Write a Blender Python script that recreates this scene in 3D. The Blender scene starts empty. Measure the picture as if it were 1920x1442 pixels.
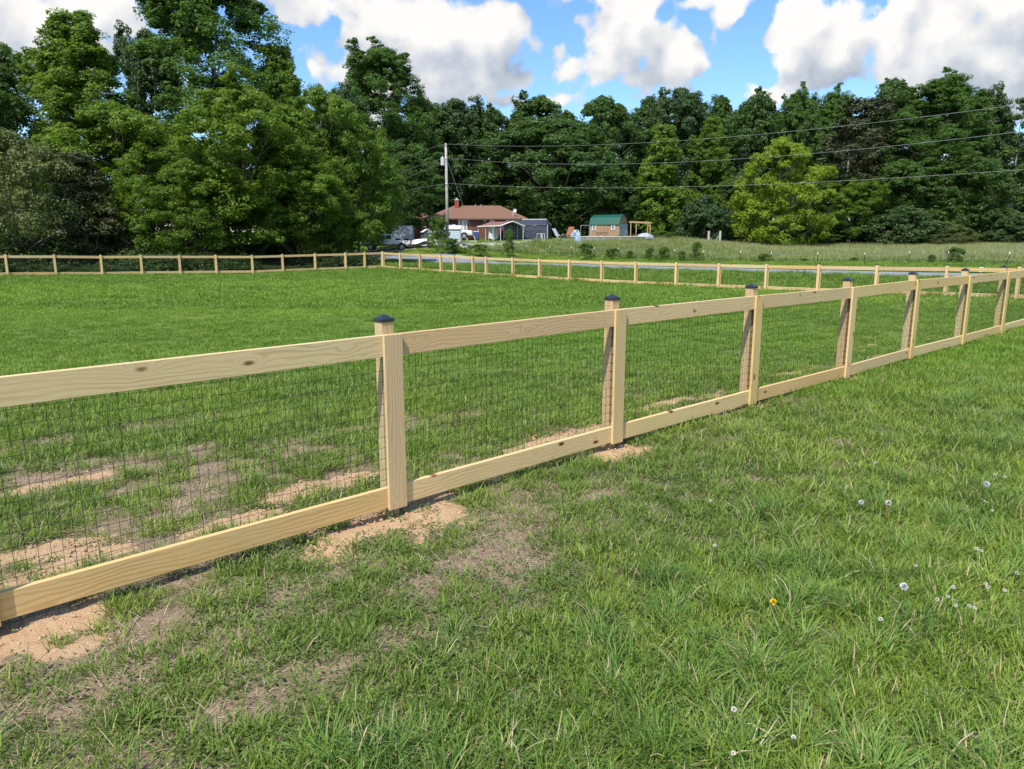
import bpy, math, random
import numpy as np
from mathutils import Vector, Matrix

random.seed(7)
rng = np.random.default_rng(11)
R = math.radians
sc = bpy.context.scene
COL = sc.collection

# ------------------------------------------------------------------ camera
F, PITCH, EYE = 1350.0, 0.192, 1.8
cam_d = bpy.data.cameras.new('camera')
cam = bpy.data.objects.new('camera', cam_d)
COL.objects.link(cam)
cam_d.sensor_width = 36.0
cam_d.lens = 36.0 * F / 1920.0
cam_d.clip_start = 0.05
cam_d.clip_end = 3000
cam.location = (0, 0, EYE)
cam.rotation_euler = (math.pi / 2 - PITCH, 0, 0)
sc.camera = cam
sc.render.resolution_x, sc.render.resolution_y = 1024, 769

# ------------------------------------------------------------------ light
SUN_AZ, SUN_EL = R(208), R(56)          # clockwise from +Y
sd = bpy.data.lights.new('sun', 'SUN')
sd.energy = 3.4
sd.angle = R(0.6)
sd.color = (1.0, 0.955, 0.88)
sun = bpy.data.objects.new('sun', sd)
COL.objects.link(sun)
sdir = Vector((math.sin(SUN_AZ) * math.cos(SUN_EL), math.cos(SUN_AZ) * math.cos(SUN_EL), math.sin(SUN_EL)))
sun.rotation_euler = sdir.to_track_quat('Z', 'Y').to_euler()

sc.view_settings.view_transform = 'Standard'
sc.view_settings.look = 'None'
sc.view_settings.exposure = 0.92
sc.view_settings.gamma = 1.0
sc.render.engine = 'CYCLES'
sc.cycles.max_bounces = 5
sc.cycles.diffuse_bounces = 2
sc.cycles.glossy_bounces = 2
sc.cycles.transmission_bounces = 4
sc.cycles.transparent_max_bounces = 6

# ------------------------------------------------------------------ pixel -> world helpers (photo is 1920x1442)
cP, sP = math.cos(PITCH), math.sin(PITCH)
def ray(px, py):
    u, v = (px - 960) / F, (py - 721) / F
    return Vector((u, cP - v * sP, -v * cP - sP))
def at(px, py, Y):
    d = ray(px, py)
    t = Y / d.y
    return Vector((d.x * t, Y, EYE + d.z * t))
def mpx(Y, n=1.0):                       # metres covered by n photo pixels at distance Y
    return n * Y / F * 1.0

# ------------------------------------------------------------------ sky with clouds (world directions)
def dir_ae(px, py):
    d = ray(px, py).normalized()
    return math.atan2(d.x, d.y), math.asin(d.z)

world = bpy.data.worlds.new('World')
sc.world = world
world.use_nodes = True
world.cycles.sampling_method = 'MANUAL'
world.cycles.sample_map_resolution = 256
wt = world.node_tree
for n in list(wt.nodes): wt.nodes.remove(n)

class NT:
    def __init__(s, tree): s.t = tree
    def n(s, typ, **kw):
        nd = s.t.nodes.new(typ)
        for k, v in kw.items():
            setattr(nd, k, v)
        return nd
    def put(s, sock, v):
        if isinstance(v, bpy.types.NodeSocket): s.t.links.new(v, sock)
        elif v is not None: sock.default_value = v
    def m(s, op, a, b=None, c=None, clamp=False):
        nd = s.n('ShaderNodeMath', operation=op)
        nd.use_clamp = clamp
        s.put(nd.inputs[0], a)
        if b is not None: s.put(nd.inputs[1], b)
        if c is not None: s.put(nd.inputs[2], c)
        return nd.outputs[0]
    def mapr(s, v, a, b, c=0.0, d=1.0, smooth=False):
        nd = s.n('ShaderNodeMapRange')
        if smooth: nd.interpolation_type = 'SMOOTHSTEP'
        s.put(nd.inputs[0], v); s.put(nd.inputs[1], a); s.put(nd.inputs[2], b); s.put(nd.inputs[3], c); s.put(nd.inputs[4], d)
        return nd.outputs[0]
    def noise(s, vec, scale, detail=4, rough=0.55, dist=0.0, out=0):
        nd = s.n('ShaderNodeTexNoise')
        if vec is not None: s.put(nd.inputs['Vector'], vec)
        s.put(nd.inputs['Scale'], scale); nd.inputs['Detail'].default_value = detail
        nd.inputs['Roughness'].default_value = rough; nd.inputs['Distortion'].default_value = dist
        return nd.outputs[out]
    def mix(s, f, a, b, blend='MIX'):
        nd = s.n('ShaderNodeMix', data_type='RGBA', blend_type=blend)
        s.put(nd.inputs[0], f); s.put(nd.inputs[6], a); s.put(nd.inputs[7], b)
        return nd.outputs[2]
    def ramp(s, f, stops):
        nd = s.n('ShaderNodeValToRGB')
        e = nd.color_ramp.elements
        while len(e) < len(stops): e.new(0.5)
        for i, (p, c) in enumerate(stops):
            e[i].position = p; e[i].color = (*c, 1) if len(c) == 3 else c
        s.put(nd.inputs[0], f)
        return nd.outputs[0]

# cloud masses: (px, py, rx, ry, weight) at photo pixels, turned into directions
CLOUDS = [
 (60, 40, 190, 70, 1.0), (-60, 60, 240, 100, 1.0), (170, 20, 70, 60, .9), (262, 60, 46, 34, .7), (560, 40, 40, 60, .75), (545, 85, 40, 40, .6),
 (650, 10, 90, 50, .9), (760, 60, 130, 90, 1.15), (900, 50, 130, 80, 1.15), (870, 130, 130, 75, 1.1), (740, 150, 120, 60, .95), (640, 140, 60, 50, .8),
 (990, 60, 60, 70, .85), (980, 130, 40, 40, .7), (860, 175, 100, 40, .8), (950, 190, 50, 22, .95), (700, 190, 100, 50, .7),
 (1060, 75, 34, 60, .7), (1100, 60, 40, 70, .75), (1024, 142, 20, 16, .62),
 (1190, 70, 110, 75, 1.1), (1130, 130, 90, 40, .95), (1270, 110, 72, 52, 1.1), (1290, 20, 110, 34, .85), (1200, 20, 110, 50, .95), (1180, 150, 100, 30, .8),
 (1300, 172, 55, 26, .8), (1340, 165, 18, 14, .55), (1060, 190, 70, 22, .65), (1260, 190, 80, 14, .5),
 (1500, 62, 52, 62, 1.0), (1490, 125, 45, 60, .95), (1430, 165, 50, 24, .8), (1480, 185, 80, 18, .6), (1560, 110, 80, 55, 1.0),
 (1650, 80, 100, 75, 1.1), (1760, 60, 120, 100, 1.2), (1900, 80, 130, 110, 1.2), (1800, 150, 160, 40, .9), (1950, 180, 150, 40, .9), (1690, 130, 80, 45, .9),
 (1740, 0, 60, 50, .9), (1880, -20, 150, 70, 1.0), (420, -60, 160, 60, .9), (1000, -120, 500, 90, .6), (1500, -200, 300, 60, .6),
 (-400, 0, 300, 160, 1.0), (2300, 60, 320, 180, 1.0),
]
grp = bpy.data.node_groups.new('cloud_density', 'ShaderNodeTree')
grp.interface.new_socket('Vector', in_out='INPUT', socket_type='NodeSocketVector')
grp.interface.new_socket('Density', in_out='OUTPUT', socket_type='NodeSocketFloat')
g = NT(grp)
gi = g.n('NodeGroupInput'); go = g.n('NodeGroupOutput')
# angular coordinates: azimuth, elevation, slightly warped so that edges billow
wn = g.noise(gi.outputs[0], 9.0, 5, 0.6, out=1)
wsub = g.n('ShaderNodeVectorMath', operation='SUBTRACT'); g.put(wsub.inputs[0], wn); wsub.inputs[1].default_value = (.5, .5, .5)
wsc = g.n('ShaderNodeVectorMath', operation='SCALE'); g.put(wsc.inputs[0], wsub.outputs[0]); wsc.inputs[3].default_value = 0.055
wadd = g.n('ShaderNodeVectorMath', operation='ADD'); g.put(wadd.inputs[0], gi.outputs[0]); g.put(wadd.inputs[1], wsc.outputs[0])
sep = g.n('ShaderNodeSeparateXYZ'); g.put(sep.inputs[0], wadd.outputs[0])
az = g.m('ARCTAN2', sep.outputs[0], sep.outputs[1])
el = g.m('ARCSINE', sep.outputs[2])
comb = g.n('ShaderNodeCombineXYZ'); g.put(comb.inputs[0], az); g.put(comb.inputs[1], el)
acc = None
for (px, py, rx, ry, w) in CLOUDS:
    a, e = dir_ae(px, py)
    ra, re = rx / F, ry / F
    mp = g.n('ShaderNodeVectorMath', operation='MULTIPLY_ADD')
    g.put(mp.inputs[0], comb.outputs[0]); mp.inputs[1].default_value = (1 / ra, 1 / re, 0); mp.inputs[2].default_value = (-a / ra, -e / re, 0)
    ln = g.n('ShaderNodeVectorMath', operation='LENGTH'); g.put(ln.inputs[0], mp.outputs[0])
    v = g.m('MULTIPLY_ADD', ln.outputs['Value'], -w * .62, w)
    acc = v if acc is None else g.m('SMOOTH_MAX', acc, v, .22)
# generic cumulus cover everywhere else in the sky
gen = g.noise(gi.outputs[0], 2.2, 3, .5)
faraz = g.mapr(g.m('ABSOLUTE', az), .85, 1.2)
gen = g.m('MULTIPLY', g.m('MULTIPLY_ADD', gen, 4.0, -1.7), faraz)
acc = g.m('MAXIMUM', acc, gen)
nz = g.noise(gi.outputs[0], 18.0, 6, 0.60)
nz2 = g.noise(gi.outputs[0], 6.0, 3, 0.5)
vor = g.n('ShaderNodeTexVoronoi', feature='SMOOTH_F1'); g.put(vor.inputs['Vector'], wadd.outputs[0]); vor.inputs['Scale'].default_value = 22; vor.inputs['Smoothness'].default_value = .6
vor.inputs['Detail'].default_value = 1.0
d = g.m('ADD', acc, g.m('MULTIPLY_ADD', nz, 1.0, -.5))
d = g.m('ADD', d, g.m('MULTIPLY_ADD', nz2, .5, -.25))
d = g.m('ADD', d, g.m('MULTIPLY_ADD', vor.outputs['Distance'], -.7, .3))
g.put(go.inputs[0], d)

w = NT(wt)
tc = w.n('ShaderNodeTexCoord')
def dens(vec):
    nd = w.n('ShaderNodeGroup'); nd.node_tree = grp
    w.put(nd.inputs[0], vec)
    return nd.outputs[0]
off = w.n('ShaderNodeVectorMath', operation='ADD'); w.put(off.inputs[0], tc.outputs['Generated']); off.inputs[1].default_value = (-.022, 0, .045)
d0, d1 = dens(tc.outputs['Generated']), dens(off.outputs[0])
mask = w.mapr(d0, .22, .42, smooth=True)
lit = w.m('SUBTRACT', d0, d1)
thick = w.mapr(d0, .15, 1.3)
lit = w.m('MULTIPLY_ADD', lit, .85, .80)
lit = w.m('SUBTRACT', lit, w.m('MULTIPLY', thick, .36))
fine = w.noise(tc.outputs['Generated'], 7, 5, .5)
lit = w.m('ADD', lit, w.m('MULTIPLY_ADD', fine, .36, -.18), clamp=True)
ccol = w.ramp(lit, [(0.0, (.34, .41, .52)), (.3, (.48, .55, .66)), (.6, (.72, .77, .85)), (.85, (.98, .98, .99)), (1.0, (1.12, 1.11, 1.09))])
sky = w.n('ShaderNodeTexSky', sky_type='NISHITA')
sky.sun_disc = False
sky.sun_elevation = SUN_EL; sky.sun_rotation = SUN_AZ
sky.altitude = 100; sky.air_density = 1.0; sky.dust_density = .6; sky.ozone_density = 4.0
SKY_STR = .14
ccs = w.n('ShaderNodeVectorMath', operation='SCALE'); w.put(ccs.inputs[0], ccol); ccs.inputs[3].default_value = .47 / SKY_STR
skysat = w.n('ShaderNodeHueSaturation'); skysat.inputs['Saturation'].default_value = 1.15; skysat.inputs['Value'].default_value = .86
w.put(skysat.inputs['Color'], sky.outputs[0])
colr = w.mix(mask, skysat.outputs[0], ccs.outputs[0])
bg = w.n('ShaderNodeBackground'); w.put(bg.inputs[0], colr); bg.inputs[1].default_value = SKY_STR
wo = w.n('ShaderNodeOutputWorld'); w.put(wo.inputs[0], bg.outputs[0])

# ------------------------------------------------------------------ object helpers
def tag(o, label=None, cat=None, group=None, kind=None):
    if label: o['label'] = label
    if cat: o['category'] = cat
    if group: o['group'] = group
    if kind: o['kind'] = kind
    return o
def empty(name, loc=(0, 0, 0), rz=0.0, label=None, cat=None, group=None):
    o = bpy.data.objects.new(name, None)
    o.empty_display_size = .2
    COL.objects.link(o)
    o.location = loc; o.rotation_euler = (0, 0, rz)
    return tag(o, label, cat, group)
def link(name, me, parent=None, loc=None, rot=None):
    o = bpy.data.objects.new(name, me)
    COL.objects.link(o)
    if parent: o.parent = parent
    if loc is not None: o.location = loc
    if rot is not None: o.rotation_euler = rot
    return o
class MB:
    def __init__(s): s.v, s.f, s.mi = [], [], []
    def quad(s, *pts, mi=0):
        b = len(s.v); s.v += [tuple(p) for p in pts]; s.f.append(tuple(range(b, b + len(pts)))); s.mi.append(mi); return s
    def box(s, c, size, rz=0.0, mi=0, M=None):
        cx, cy, cz = c; hx, hy, hz = size[0] / 2, size[1] / 2, size[2] / 2
        b = len(s.v); ca, sa = math.cos(rz), math.sin(rz)
        for z in (-hz, hz):
            for x, y in ((-hx, -hy), (hx, -hy), (hx, hy), (-hx, hy)):
                p = Vector((cx + x * ca - y * sa, cy + x * sa + y * ca, cz + z))
                if M: p = M @ p
                s.v.append(tuple(p))
        for f in ((0, 3, 2, 1), (4, 5, 6, 7), (0, 1, 5, 4), (1, 2, 6, 5), (2, 3, 7, 6), (3, 0, 4, 7)):
            s.f.append(tuple(b + i for i in f)); s.mi.append(mi)
        return s
    def tube(s, pts, rad, n=8, cap=True, mi=0):
        pts = [Vector(p) for p in pts]
        if not hasattr(rad, '__len__'): rad = [rad] * len(pts)
        base = len(s.v); up = Vector((0, 0, 1))
        for i, p in enumerate(pts):
            t = (pts[min(i + 1, len(pts) - 1)] - pts[max(i - 1, 0)]).normalized()
            a = t.cross(up if abs(t.z) < .95 else Vector((1, 0, 0))).normalized(); b2 = t.cross(a)
            for k in range(n):
                th = 2 * math.pi * k / n
                s.v.append(tuple(p + (a * math.cos(th) + b2 * math.sin(th)) * rad[i]))
        for i in range(len(pts) - 1):
            for k in range(n):
                a0 = base + i * n + k; a1 = base + i * n + (k + 1) % n
                s.f.append((a0, a1, a1 + n, a0 + n)); s.mi.append(mi)
        if cap:
            s.f.append(tuple(base + k for k in range(n))[::-1]); s.mi.append(mi)
            e = base + (len(pts) - 1) * n
            s.f.append(tuple(e + k for k in range(n))); s.mi.append(mi)
        return s
    def ext(s, prof, y0, y1, mi=0):      # extrude an (x,z) outline along y
        b = len(s.v); n = len(prof)
        for y in (y0, y1):
            for x, z in prof: s.v.append((x, y, z))
        s.f.append(tuple(b + i for i in range(n))); s.mi.append(mi)
        s.f.append(tuple(b + n + i for i in range(n))[::-1]); s.mi.append(mi)
        for i in range(n):
            j = (i + 1) % n
            s.f.append((b + i, b + n + i, b + n + j, b + j)); s.mi.append(mi)
        return s
    def build(s, name, mats, parent=None, loc=None, rot=None, smooth=False, bevel=0.0):
        me = bpy.data.meshes.new(name)
        me.from_pydata(s.v, [], s.f)
        for m_ in (mats if isinstance(mats, (list, tuple)) else [mats]): me.materials.append(m_)
        for p, k in zip(me.polygons, s.mi): p.material_index = k; p.use_smooth = smooth
        me.update()
        o = link(name, me, parent, loc, rot)
        if bevel:
            md = o.modifiers.new('bevel', 'BEVEL'); md.width = bevel; md.segments = 2; md.limit_method = 'ANGLE'
        return o
def copy_tree(o, parent=None):
    c = o.copy(); COL.objects.link(c)
    if parent: c.parent = parent
    for ch in list(o.children): copy_tree(ch, c)
    return c

# ------------------------------------------------------------------ materials
def mat(name, col, rough=.7, metal=0.0, var=0.0, vscale=8.0, bump=0.0, bscale=30.0, coord='Object', spec=.4):
    m = bpy.data.materials.new(name); m.use_nodes = True
    t = NT(m.node_tree); b = m.node_tree.nodes['Principled BSDF']
    b.inputs['Roughness'].default_value = rough; b.inputs['Metallic'].default_value = metal
    b.inputs['Specular IOR Level'].default_value = spec
    tcn = t.n('ShaderNodeTexCoord')
    if var > 0:
        nz = t.noise(tcn.outputs[coord], vscale, 5, .6)
        k = t.mapr(nz, .3, .7, 1 - var, 1 + var)
        sc_ = t.n('ShaderNodeVectorMath', operation='SCALE'); sc_.inputs[0].default_value = col; t.put(sc_.inputs[3], k)
        t.put(b.inputs['Base Color'], sc_.outputs[0])
    else:
        b.inputs['Base Color'].default_value = (*col, 1)
    if bump > 0:
        bn = t.n('ShaderNodeBump'); bn.inputs['Strength'].default_value = bump; bn.inputs['Distance'].default_value = .02
        t.put(bn.inputs['Height'], t.noise(tcn.outputs[coord], bscale, 6, .6)); t.put(b.inputs['Normal'], bn.outputs[0])
    return m

def wood_mat(name, light, mid, dark, knots=True, scale=1.0, rough=.62):
    """sawn pine: local x runs along the board"""
    m = bpy.data.materials.new(name); m.use_nodes = True
    t = NT(m.node_tree); b = m.node_tree.nodes['Principled BSDF']
    b.inputs['Roughness'].default_value = rough; b.inputs['Specular IOR Level'].default_value = .3
    tcn = t.n('ShaderNodeTexCoord'); oi = t.n('ShaderNodeObjectInfo')
    rv = t.n('ShaderNodeCombineXYZ')
    t.put(rv.inputs[0], t.m('MULTIPLY', oi.outputs['Random'], 37.0)); t.put(rv.inputs[1], t.m('MULTIPLY', oi.outputs['Random'], 11.0)); t.put(rv.inputs[2], t.m('MULTIPLY', oi.outputs['Random'], 5.3))
    ad = t.n('ShaderNodeVectorMath', operation='ADD'); t.put(ad.inputs[0], tcn.outputs['Object']); t.put(ad.inputs[1], rv.outputs[0])
    sx = t.n('ShaderNodeSeparateXYZ'); t.put(sx.inputs[0], ad.outputs[0])
    # knots: cells stretched a little along the board
    kv = t.n('ShaderNodeVectorMath', operation='MULTIPLY'); t.put(kv.inputs[0], ad.outputs[0]); kv.inputs[1].default_value = (3.4, .7, 8.0)
    vo = t.n('ShaderNodeTexVoronoi', feature='F1'); t.put(vo.inputs['Vector'], kv.outputs[0]); vo.inputs['Scale'].default_value = 1.0
    sepc = t.n('ShaderNodeSeparateColor'); t.put(sepc.inputs[0], vo.outputs['Color'])
    pick = t.m('GREATER_THAN', sepc.outputs[0], .28 if knots else 2.0)
    dist = vo.outputs['Distance']
    infl = t.m('MULTIPLY', t.mapr(dist, 0.0, .42, 1.0, 0.0, smooth=True), pick)
    # growth rings along the board
    wv = t.n('ShaderNodeVectorMath', operation='MULTIPLY'); t.put(wv.inputs[0], ad.outputs[0]); wv.inputs[1].default_value = (.75, 3.0, 3.0)
    warp = t.noise(wv.outputs[0], 1.6, 3, .5)
    wv2 = t.n('ShaderNodeVectorMath', operation='MULTIPLY'); t.put(wv2.inputs[0], ad.outputs[0]); wv2.inputs[1].default_value = (2.5, 30.0, 30.0)
    fib = t.noise(wv2.outputs[0], 6.0, 5, .65)
    rr = t.m('ADD', t.m('MULTIPLY', sx.outputs[2], 230.0 * scale), t.m('MULTIPLY', sx.outputs[1], 170.0 * scale))
    rr = t.m('ADD', rr, t.m('MULTIPLY', warp, 40.0))
    rr = t.m('ADD', rr, t.m('MULTIPLY', infl, 16.0))
    rr = t.m('ADD', rr, t.m('MULTIPLY', fib, 1.4))
    ring = t.m('MULTIPLY_ADD', t.m('SINE', rr), .5, .5)
    ring = t.m('POWER', ring, 2.2)
    ring = t.m('MULTIPLY', ring, t.mapr(t.noise(wv.outputs[0], 2.3, 2, .5), .35, .65, .45, 1.25), clamp=True)
    c = t.mix(t.m('MULTIPLY', ring, .72), (*light, 1), (*mid, 1))
    c = t.mix(t.mapr(fib, .35, .75, 0, .38), c, (*mid, 1))
    c = t.mix(t.m('MULTIPLY', t.mapr(t.noise(wv.outputs[0], .9, 3, .6), .5, .75), .55), c, (light[0] * .96, light[1] * .84, light[2] * .68, 1))
    kd = t.m('MULTIPLY', t.mapr(dist, .08, .17, 1.0, 0.0, smooth=True), pick)
    c = t.mix(t.m('MULTIPLY', kd, .95), c, (*dark, 1))
    kd2 = t.m('MULTIPLY', t.mapr(dist, .04, .10, 1.0, 0.0, smooth=True), pick)
    c = t.mix(kd2, c, (dark[0] * .35, dark[1] * .3, dark[2] * .3, 1))
    # board to board difference, slightly greenish or pinkish treated timber
    hs = t.n('ShaderNodeHueSaturation'); t.put(hs.inputs['Color'], c)
    t.put(hs.inputs['Hue'], t.mapr(oi.outputs['Random'], 0, 1, .490, .508))
    t.put(hs.inputs['Saturation'], t.mapr(t.m('FRACT', t.m('MULTIPLY', oi.outputs['Random'], 7.3)), 0, 1, .90, 1.10))
    t.put(hs.inputs['Value'], t.mapr(t.m('FRACT', t.m('MULTIPLY', oi.outputs['Random'], 3.7)), 0, 1, .90, 1.08))
    t.put(b.inputs['Base Color'], hs.outputs[0])
    bn = t.n('ShaderNodeBump'); bn.inputs['Strength'].default_value = .35; bn.inputs['Distance'].default_value = .002
    t.put(bn.inputs['Height'], t.m('ADD', fib, t.m('MULTIPLY', ring, -.5))); t.put(b.inputs['Normal'], bn.outputs[0])
    return m

def leaf_mat(name, c1, c2, c3, trans=.35, rough=.5, varnoise=True):
    """c1..c3: range of leaf colours; varied per leaf, per clump and per plant"""
    m = bpy.data.materials.new(name); m.use_nodes = True
    t = NT(m.node_tree); b = m.node_tree.nodes['Principled BSDF']
    out = m.node_tree.nodes['Material Output']
    geo = t.n('ShaderNodeNewGeometry'); oi = t.n('ShaderNodeObjectInfo'); tcn = t.n('ShaderNodeTexCoord')
    r = geo.outputs['Random Per Island']
    big = t.noise(tcn.outputs['Object'], .55, 3, .5)
    f = t.m('ADD', t.m('MULTIPLY', r, .5), t.mapr(big, .3, .7, -.1, .6))
    f = t.m('ADD', f, t.m('MULTIPLY_ADD', oi.outputs['Random'], .3, -.15), clamp=True)
    c = t.ramp(f, [(0.0, c1), (.5, c2), (1.0, c3)])
    t.put(b.inputs['Base Color'], c); b.inputs['Roughness'].default_value = rough; b.inputs['Specular IOR Level'].default_value = .35
    tr = t.n('ShaderNodeBsdfTranslucent')
    t.put(tr.inputs[0], t.mix(.6, c, (c3[0] * 1.3, c3[1] * 1.3, c3[2] * .8, 1)))
    mx = t.n('ShaderNodeMixShader'); mx.inputs[0].default_value = trans
    t.put(mx.inputs[1], b.outputs[0]); t.put(mx.inputs[2], tr.outputs[0]); t.put(out.inputs[0], mx.outputs[0])
    return m

def blade_mat(name, c1, c2, dry, trans=.3, tip=None):
    m = bpy.data.materials.new(name); m.use_nodes = True
    t = NT(m.node_tree); b = m.node_tree.nodes['Principled BSDF']; out = m.node_tree.nodes['Material Output']
    geo = t.n('ShaderNodeNewGeometry'); oi = t.n('ShaderNodeObjectInfo')
    at_ = t.n('ShaderNodeAttribute', attribute_name='tint', attribute_type='INSTANCER')
    r = geo.outputs['Random Per Island']
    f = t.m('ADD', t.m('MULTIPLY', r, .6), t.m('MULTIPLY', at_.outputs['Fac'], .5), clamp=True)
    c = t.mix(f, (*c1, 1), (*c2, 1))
    isdry = t.m('GREATER_THAN', t.m('FRACT', t.m('ADD', t.m('MULTIPLY', r, 17.3), oi.outputs['Random'])), .94)
    c = t.mix(t.m('MULTIPLY', isdry, .8), c, (*dry, 1))
    if tip:
        tcn = t.n('ShaderNodeTexCoord'); sp = t.n('ShaderNodeSeparateXYZ'); t.put(sp.inputs[0], tcn.outputs['Object'])
        c = t.mix(t.mapr(sp.outputs[2], tip[1], tip[2], 0, .9), c, (*tip[0], 1))
    t.put(b.inputs['Base Color'], c); b.inputs['Roughness'].default_value = .48; b.inputs['Specular IOR Level'].default_value = .3
    tr = t.n('ShaderNodeBsdfTranslucent'); t.put(tr.inputs[0], c)
    mx = t.n('ShaderNodeMixShader'); mx.inputs[0].default_value = trans
    t.put(mx.inputs[1], b.outputs[0]); t.put(mx.inputs[2], tr.outputs[0]); t.put(out.inputs[0], mx.outputs[0])
    return m

PINE = wood_mat('new_pine', (.66, .50, .255), (.50, .325, .13), (.20, .075, .025))
PINE_POST = wood_mat('new_pine_post', (.56, .42, .215), (.44, .29, .13), (.18, .07, .025), scale=.8)
OLDWOOD = wood_mat('weathered_wood', (.30, .27, .23), (.20, .18, .15), (.10, .08, .06), rough=.85)
SHEDWOOD = wood_mat('shed_siding', (.36, .235, .14), (.27, .165, .09), (.12, .07, .04), knots=False)
BLACKWIRE = mat('black_wire', (.012, .014, .013), .45)
CAPM = mat('black_cap', (.022, .026, .034), .28, spec=.6)
WHITE = mat('white_paint', (.78, .79, .80), .4, var=.05)
WHITEM = mat('white_body_paint', (.80, .82, .85), .18, var=.03, spec=.7)
GREYM = mat('galvanised_metal', (.42, .45, .47), .4, metal=.6, var=.1)
RUBBER = mat('tyre_rubber', (.02, .02, .02), .8)
GLASSD = mat('dark_window_glass', (.03, .04, .05), .08, spec=.8)
PALEGL = mat('curtained_window', (.42, .50, .50), .15, spec=.7)

# ------------------------------------------------------------------ terrain height
def vnoise(x, y, seed=0):
    x = np.asarray(x, float); y = np.asarray(y, float)
    xi = np.floor(x).astype(np.int64); yi = np.floor(y).astype(np.int64)
    fx, fy = x - xi, y - yi
    fx = fx * fx * (3 - 2 * fx); fy = fy * fy * (3 - 2 * fy)
    def h(a, b):
        n = (a * 374761393 + b * 668265263 + seed * 1442695041) & 0xffffffff
        n = ((n ^ (n >> 13)) * 1274126177) & 0xffffffff
        return ((n ^ (n >> 16)) & 0xffff) / 65535.0
    return (h(xi, yi) * (1 - fx) + h(xi + 1, yi) * fx) * (1 - fy) + (h(xi, yi + 1) * (1 - fx) + h(xi + 1, yi + 1) * fx) * fy
def fbm(x, y, seed=0, o=4):
    s = 0; a = .5; tot = 0
    for i in range(o):
        s = s + a * vnoise(np.asarray(x) * 2 ** i, np.asarray(y) * 2 ** i, seed + i * 17); tot += a; a *= .55
    return s / tot

# near fence line (post centres)
NF0 = Vector((-.828, 4.654)); NFD = Vector((.7426, .6697)); NFN = Vector((.6697, -.7426))   # normal towards the camera
def on_line(px, P, D):                   # plan point of line P+sD seen at photo column px (level ray)
    def f(s):
        q = P + D * s
        return q
    # approximate: camera depth of a point at height about 0.7 m
    lo, hi = -60.0, 60.0
    best = None
    for i in range(200):
        pass
    # solve X = k * (Y*cP + (EYE-.7)*sP) with k=(px-960)/F
    k = (px - 960) / F
    c0 = (EYE - .7) * sP
    s = (k * (P.y * cP + c0) - P.x) / (D.x - k * D.y * cP)
    return P + D * s
near_px = [(720, 731, 588, 965), (1149, 1139, 551, 846), (1408, 1396, 531, 761), (1588, 1575, 519, 711), (1712, 1694, 508, 679), (1807, 1796, 502, 648), (1881, 1868, 496.5, 627)]
NEAR = []                                # (x, y, ztop apex, zbase)
for (xt, xb, yt, yb) in near_px:
    q = on_line((xt + xb) / 2, NF0, NFD)
    NEAR.append((q.x, q.y, at(xt, yt, q.y).z, at(xb, yb, q.y).z))
def extrap(k):
    q = NF0 + NFD * (2.274 * k)
    return q
p0 = extrap(-1); pm = extrap(-2)
NEAR = [(pm.x, pm.y, NEAR[0][2] - .05, -.05), (p0.x, p0.y, NEAR[0][2] - .025, -.02)] + NEAR
for k in (7, 8, 9):
    q = extrap(k)
    dz = NEAR[-1][2] - NEAR[-2][2]
    NEAR.append((q.x, q.y, NEAR[-1][2] + .02, NEAR[-1][3] + .02))

right_px = [(750, 505.7, 471.7), (787, 508, 473), (826, 511, 475), (851, 513, 476), (886, 516, 477.5), (911, 517, 479), (961, 521, 480.7), (1011, 524, 482.5), (1067, 528, 484),
            (1128, 530.5, 486), (1192, 534, 487.7), (1268, 539, 489), (1348, 542.5, 490.5), (1437, 546, 492), (1535, 551, 493.2), (1644, 556, 494.5), (1775, 560, 495.3), (1910, 564, 496.5), (2060, 570, 497)]
RP, RD = Vector((-9.3, 52.0)), Vector((27.7, -26.5)).normalized()
RIGHT = []
right_px = [(718, 503.5, 470)] + right_px
for (px, yb, yt) in right_px:
    q = on_line(px, RP, RD)
    RIGHT.append((q.x, q.y, at(px, yt, q.y).z, at(px, yb, q.y).z))
left_px = [(-90, 519.5, 474.5), (12, 518.7, 474.8), (103, 517.5, 475), (190, 516.5, 476), (265, 517, 475.7), (337, 516, 476), (405, 516, 476), (473, 514.3, 476.5), (530, 510.8, 474.8),
           (591, 508.6, 473.2), (648, 506, 471.8), (684, 504.2, 470.8), (717, 503.2, 469.8)]
LP, LD = Vector((-9.4, 52.3)), Vector((18.6, 12.3)).normalized()
LEFT = []
for (px, yb, yt) in left_px:
    q = on_line(px, LP, LD)
    LEFT.append((q.x, q.y, at(px, yt, q.y).z, at(px, yb, q.y).z))

road_c = [(300, 470, 88), (560, 475, 84), (650, 479, 80), (743, 483.6, 74), (860, 491.0, 68), (960, 496.4, 62), (1153, 502.3, 55.5), (1293, 506.2, 52), (1440, 510.0, 48), (1633, 514.8, 44), (1909, 521, 40.5), (2300, 530, 36)]
ROADC = [at(*p) for p in road_c]
ctrl = [(0, 0, 0), (3, 1, 0), (-3, 1, 0), (0, 3, 0), (4, 4, .02), (8, 3, .05), (-6, 4, 0), (-8, 12, -.05), (0, 14, -.02), (-14, 25, -.05), (6, 24, .02), (14, 8, .12), (0, -8, 0), (-40, 0, 0), (40, 5, .3), (-60, 60, .6)]
ctrl += [(n_[0], n_[1], n_[3]) for n_ in NEAR[::2]]
ctrl += [(n_[0], n_[1], n_[3]) for n_ in RIGHT[::3]] + [(n_[0], n_[1], n_[3]) for n_ in LEFT[::3]]
ctrl += [tuple(p) for p in ROADC]
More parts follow.
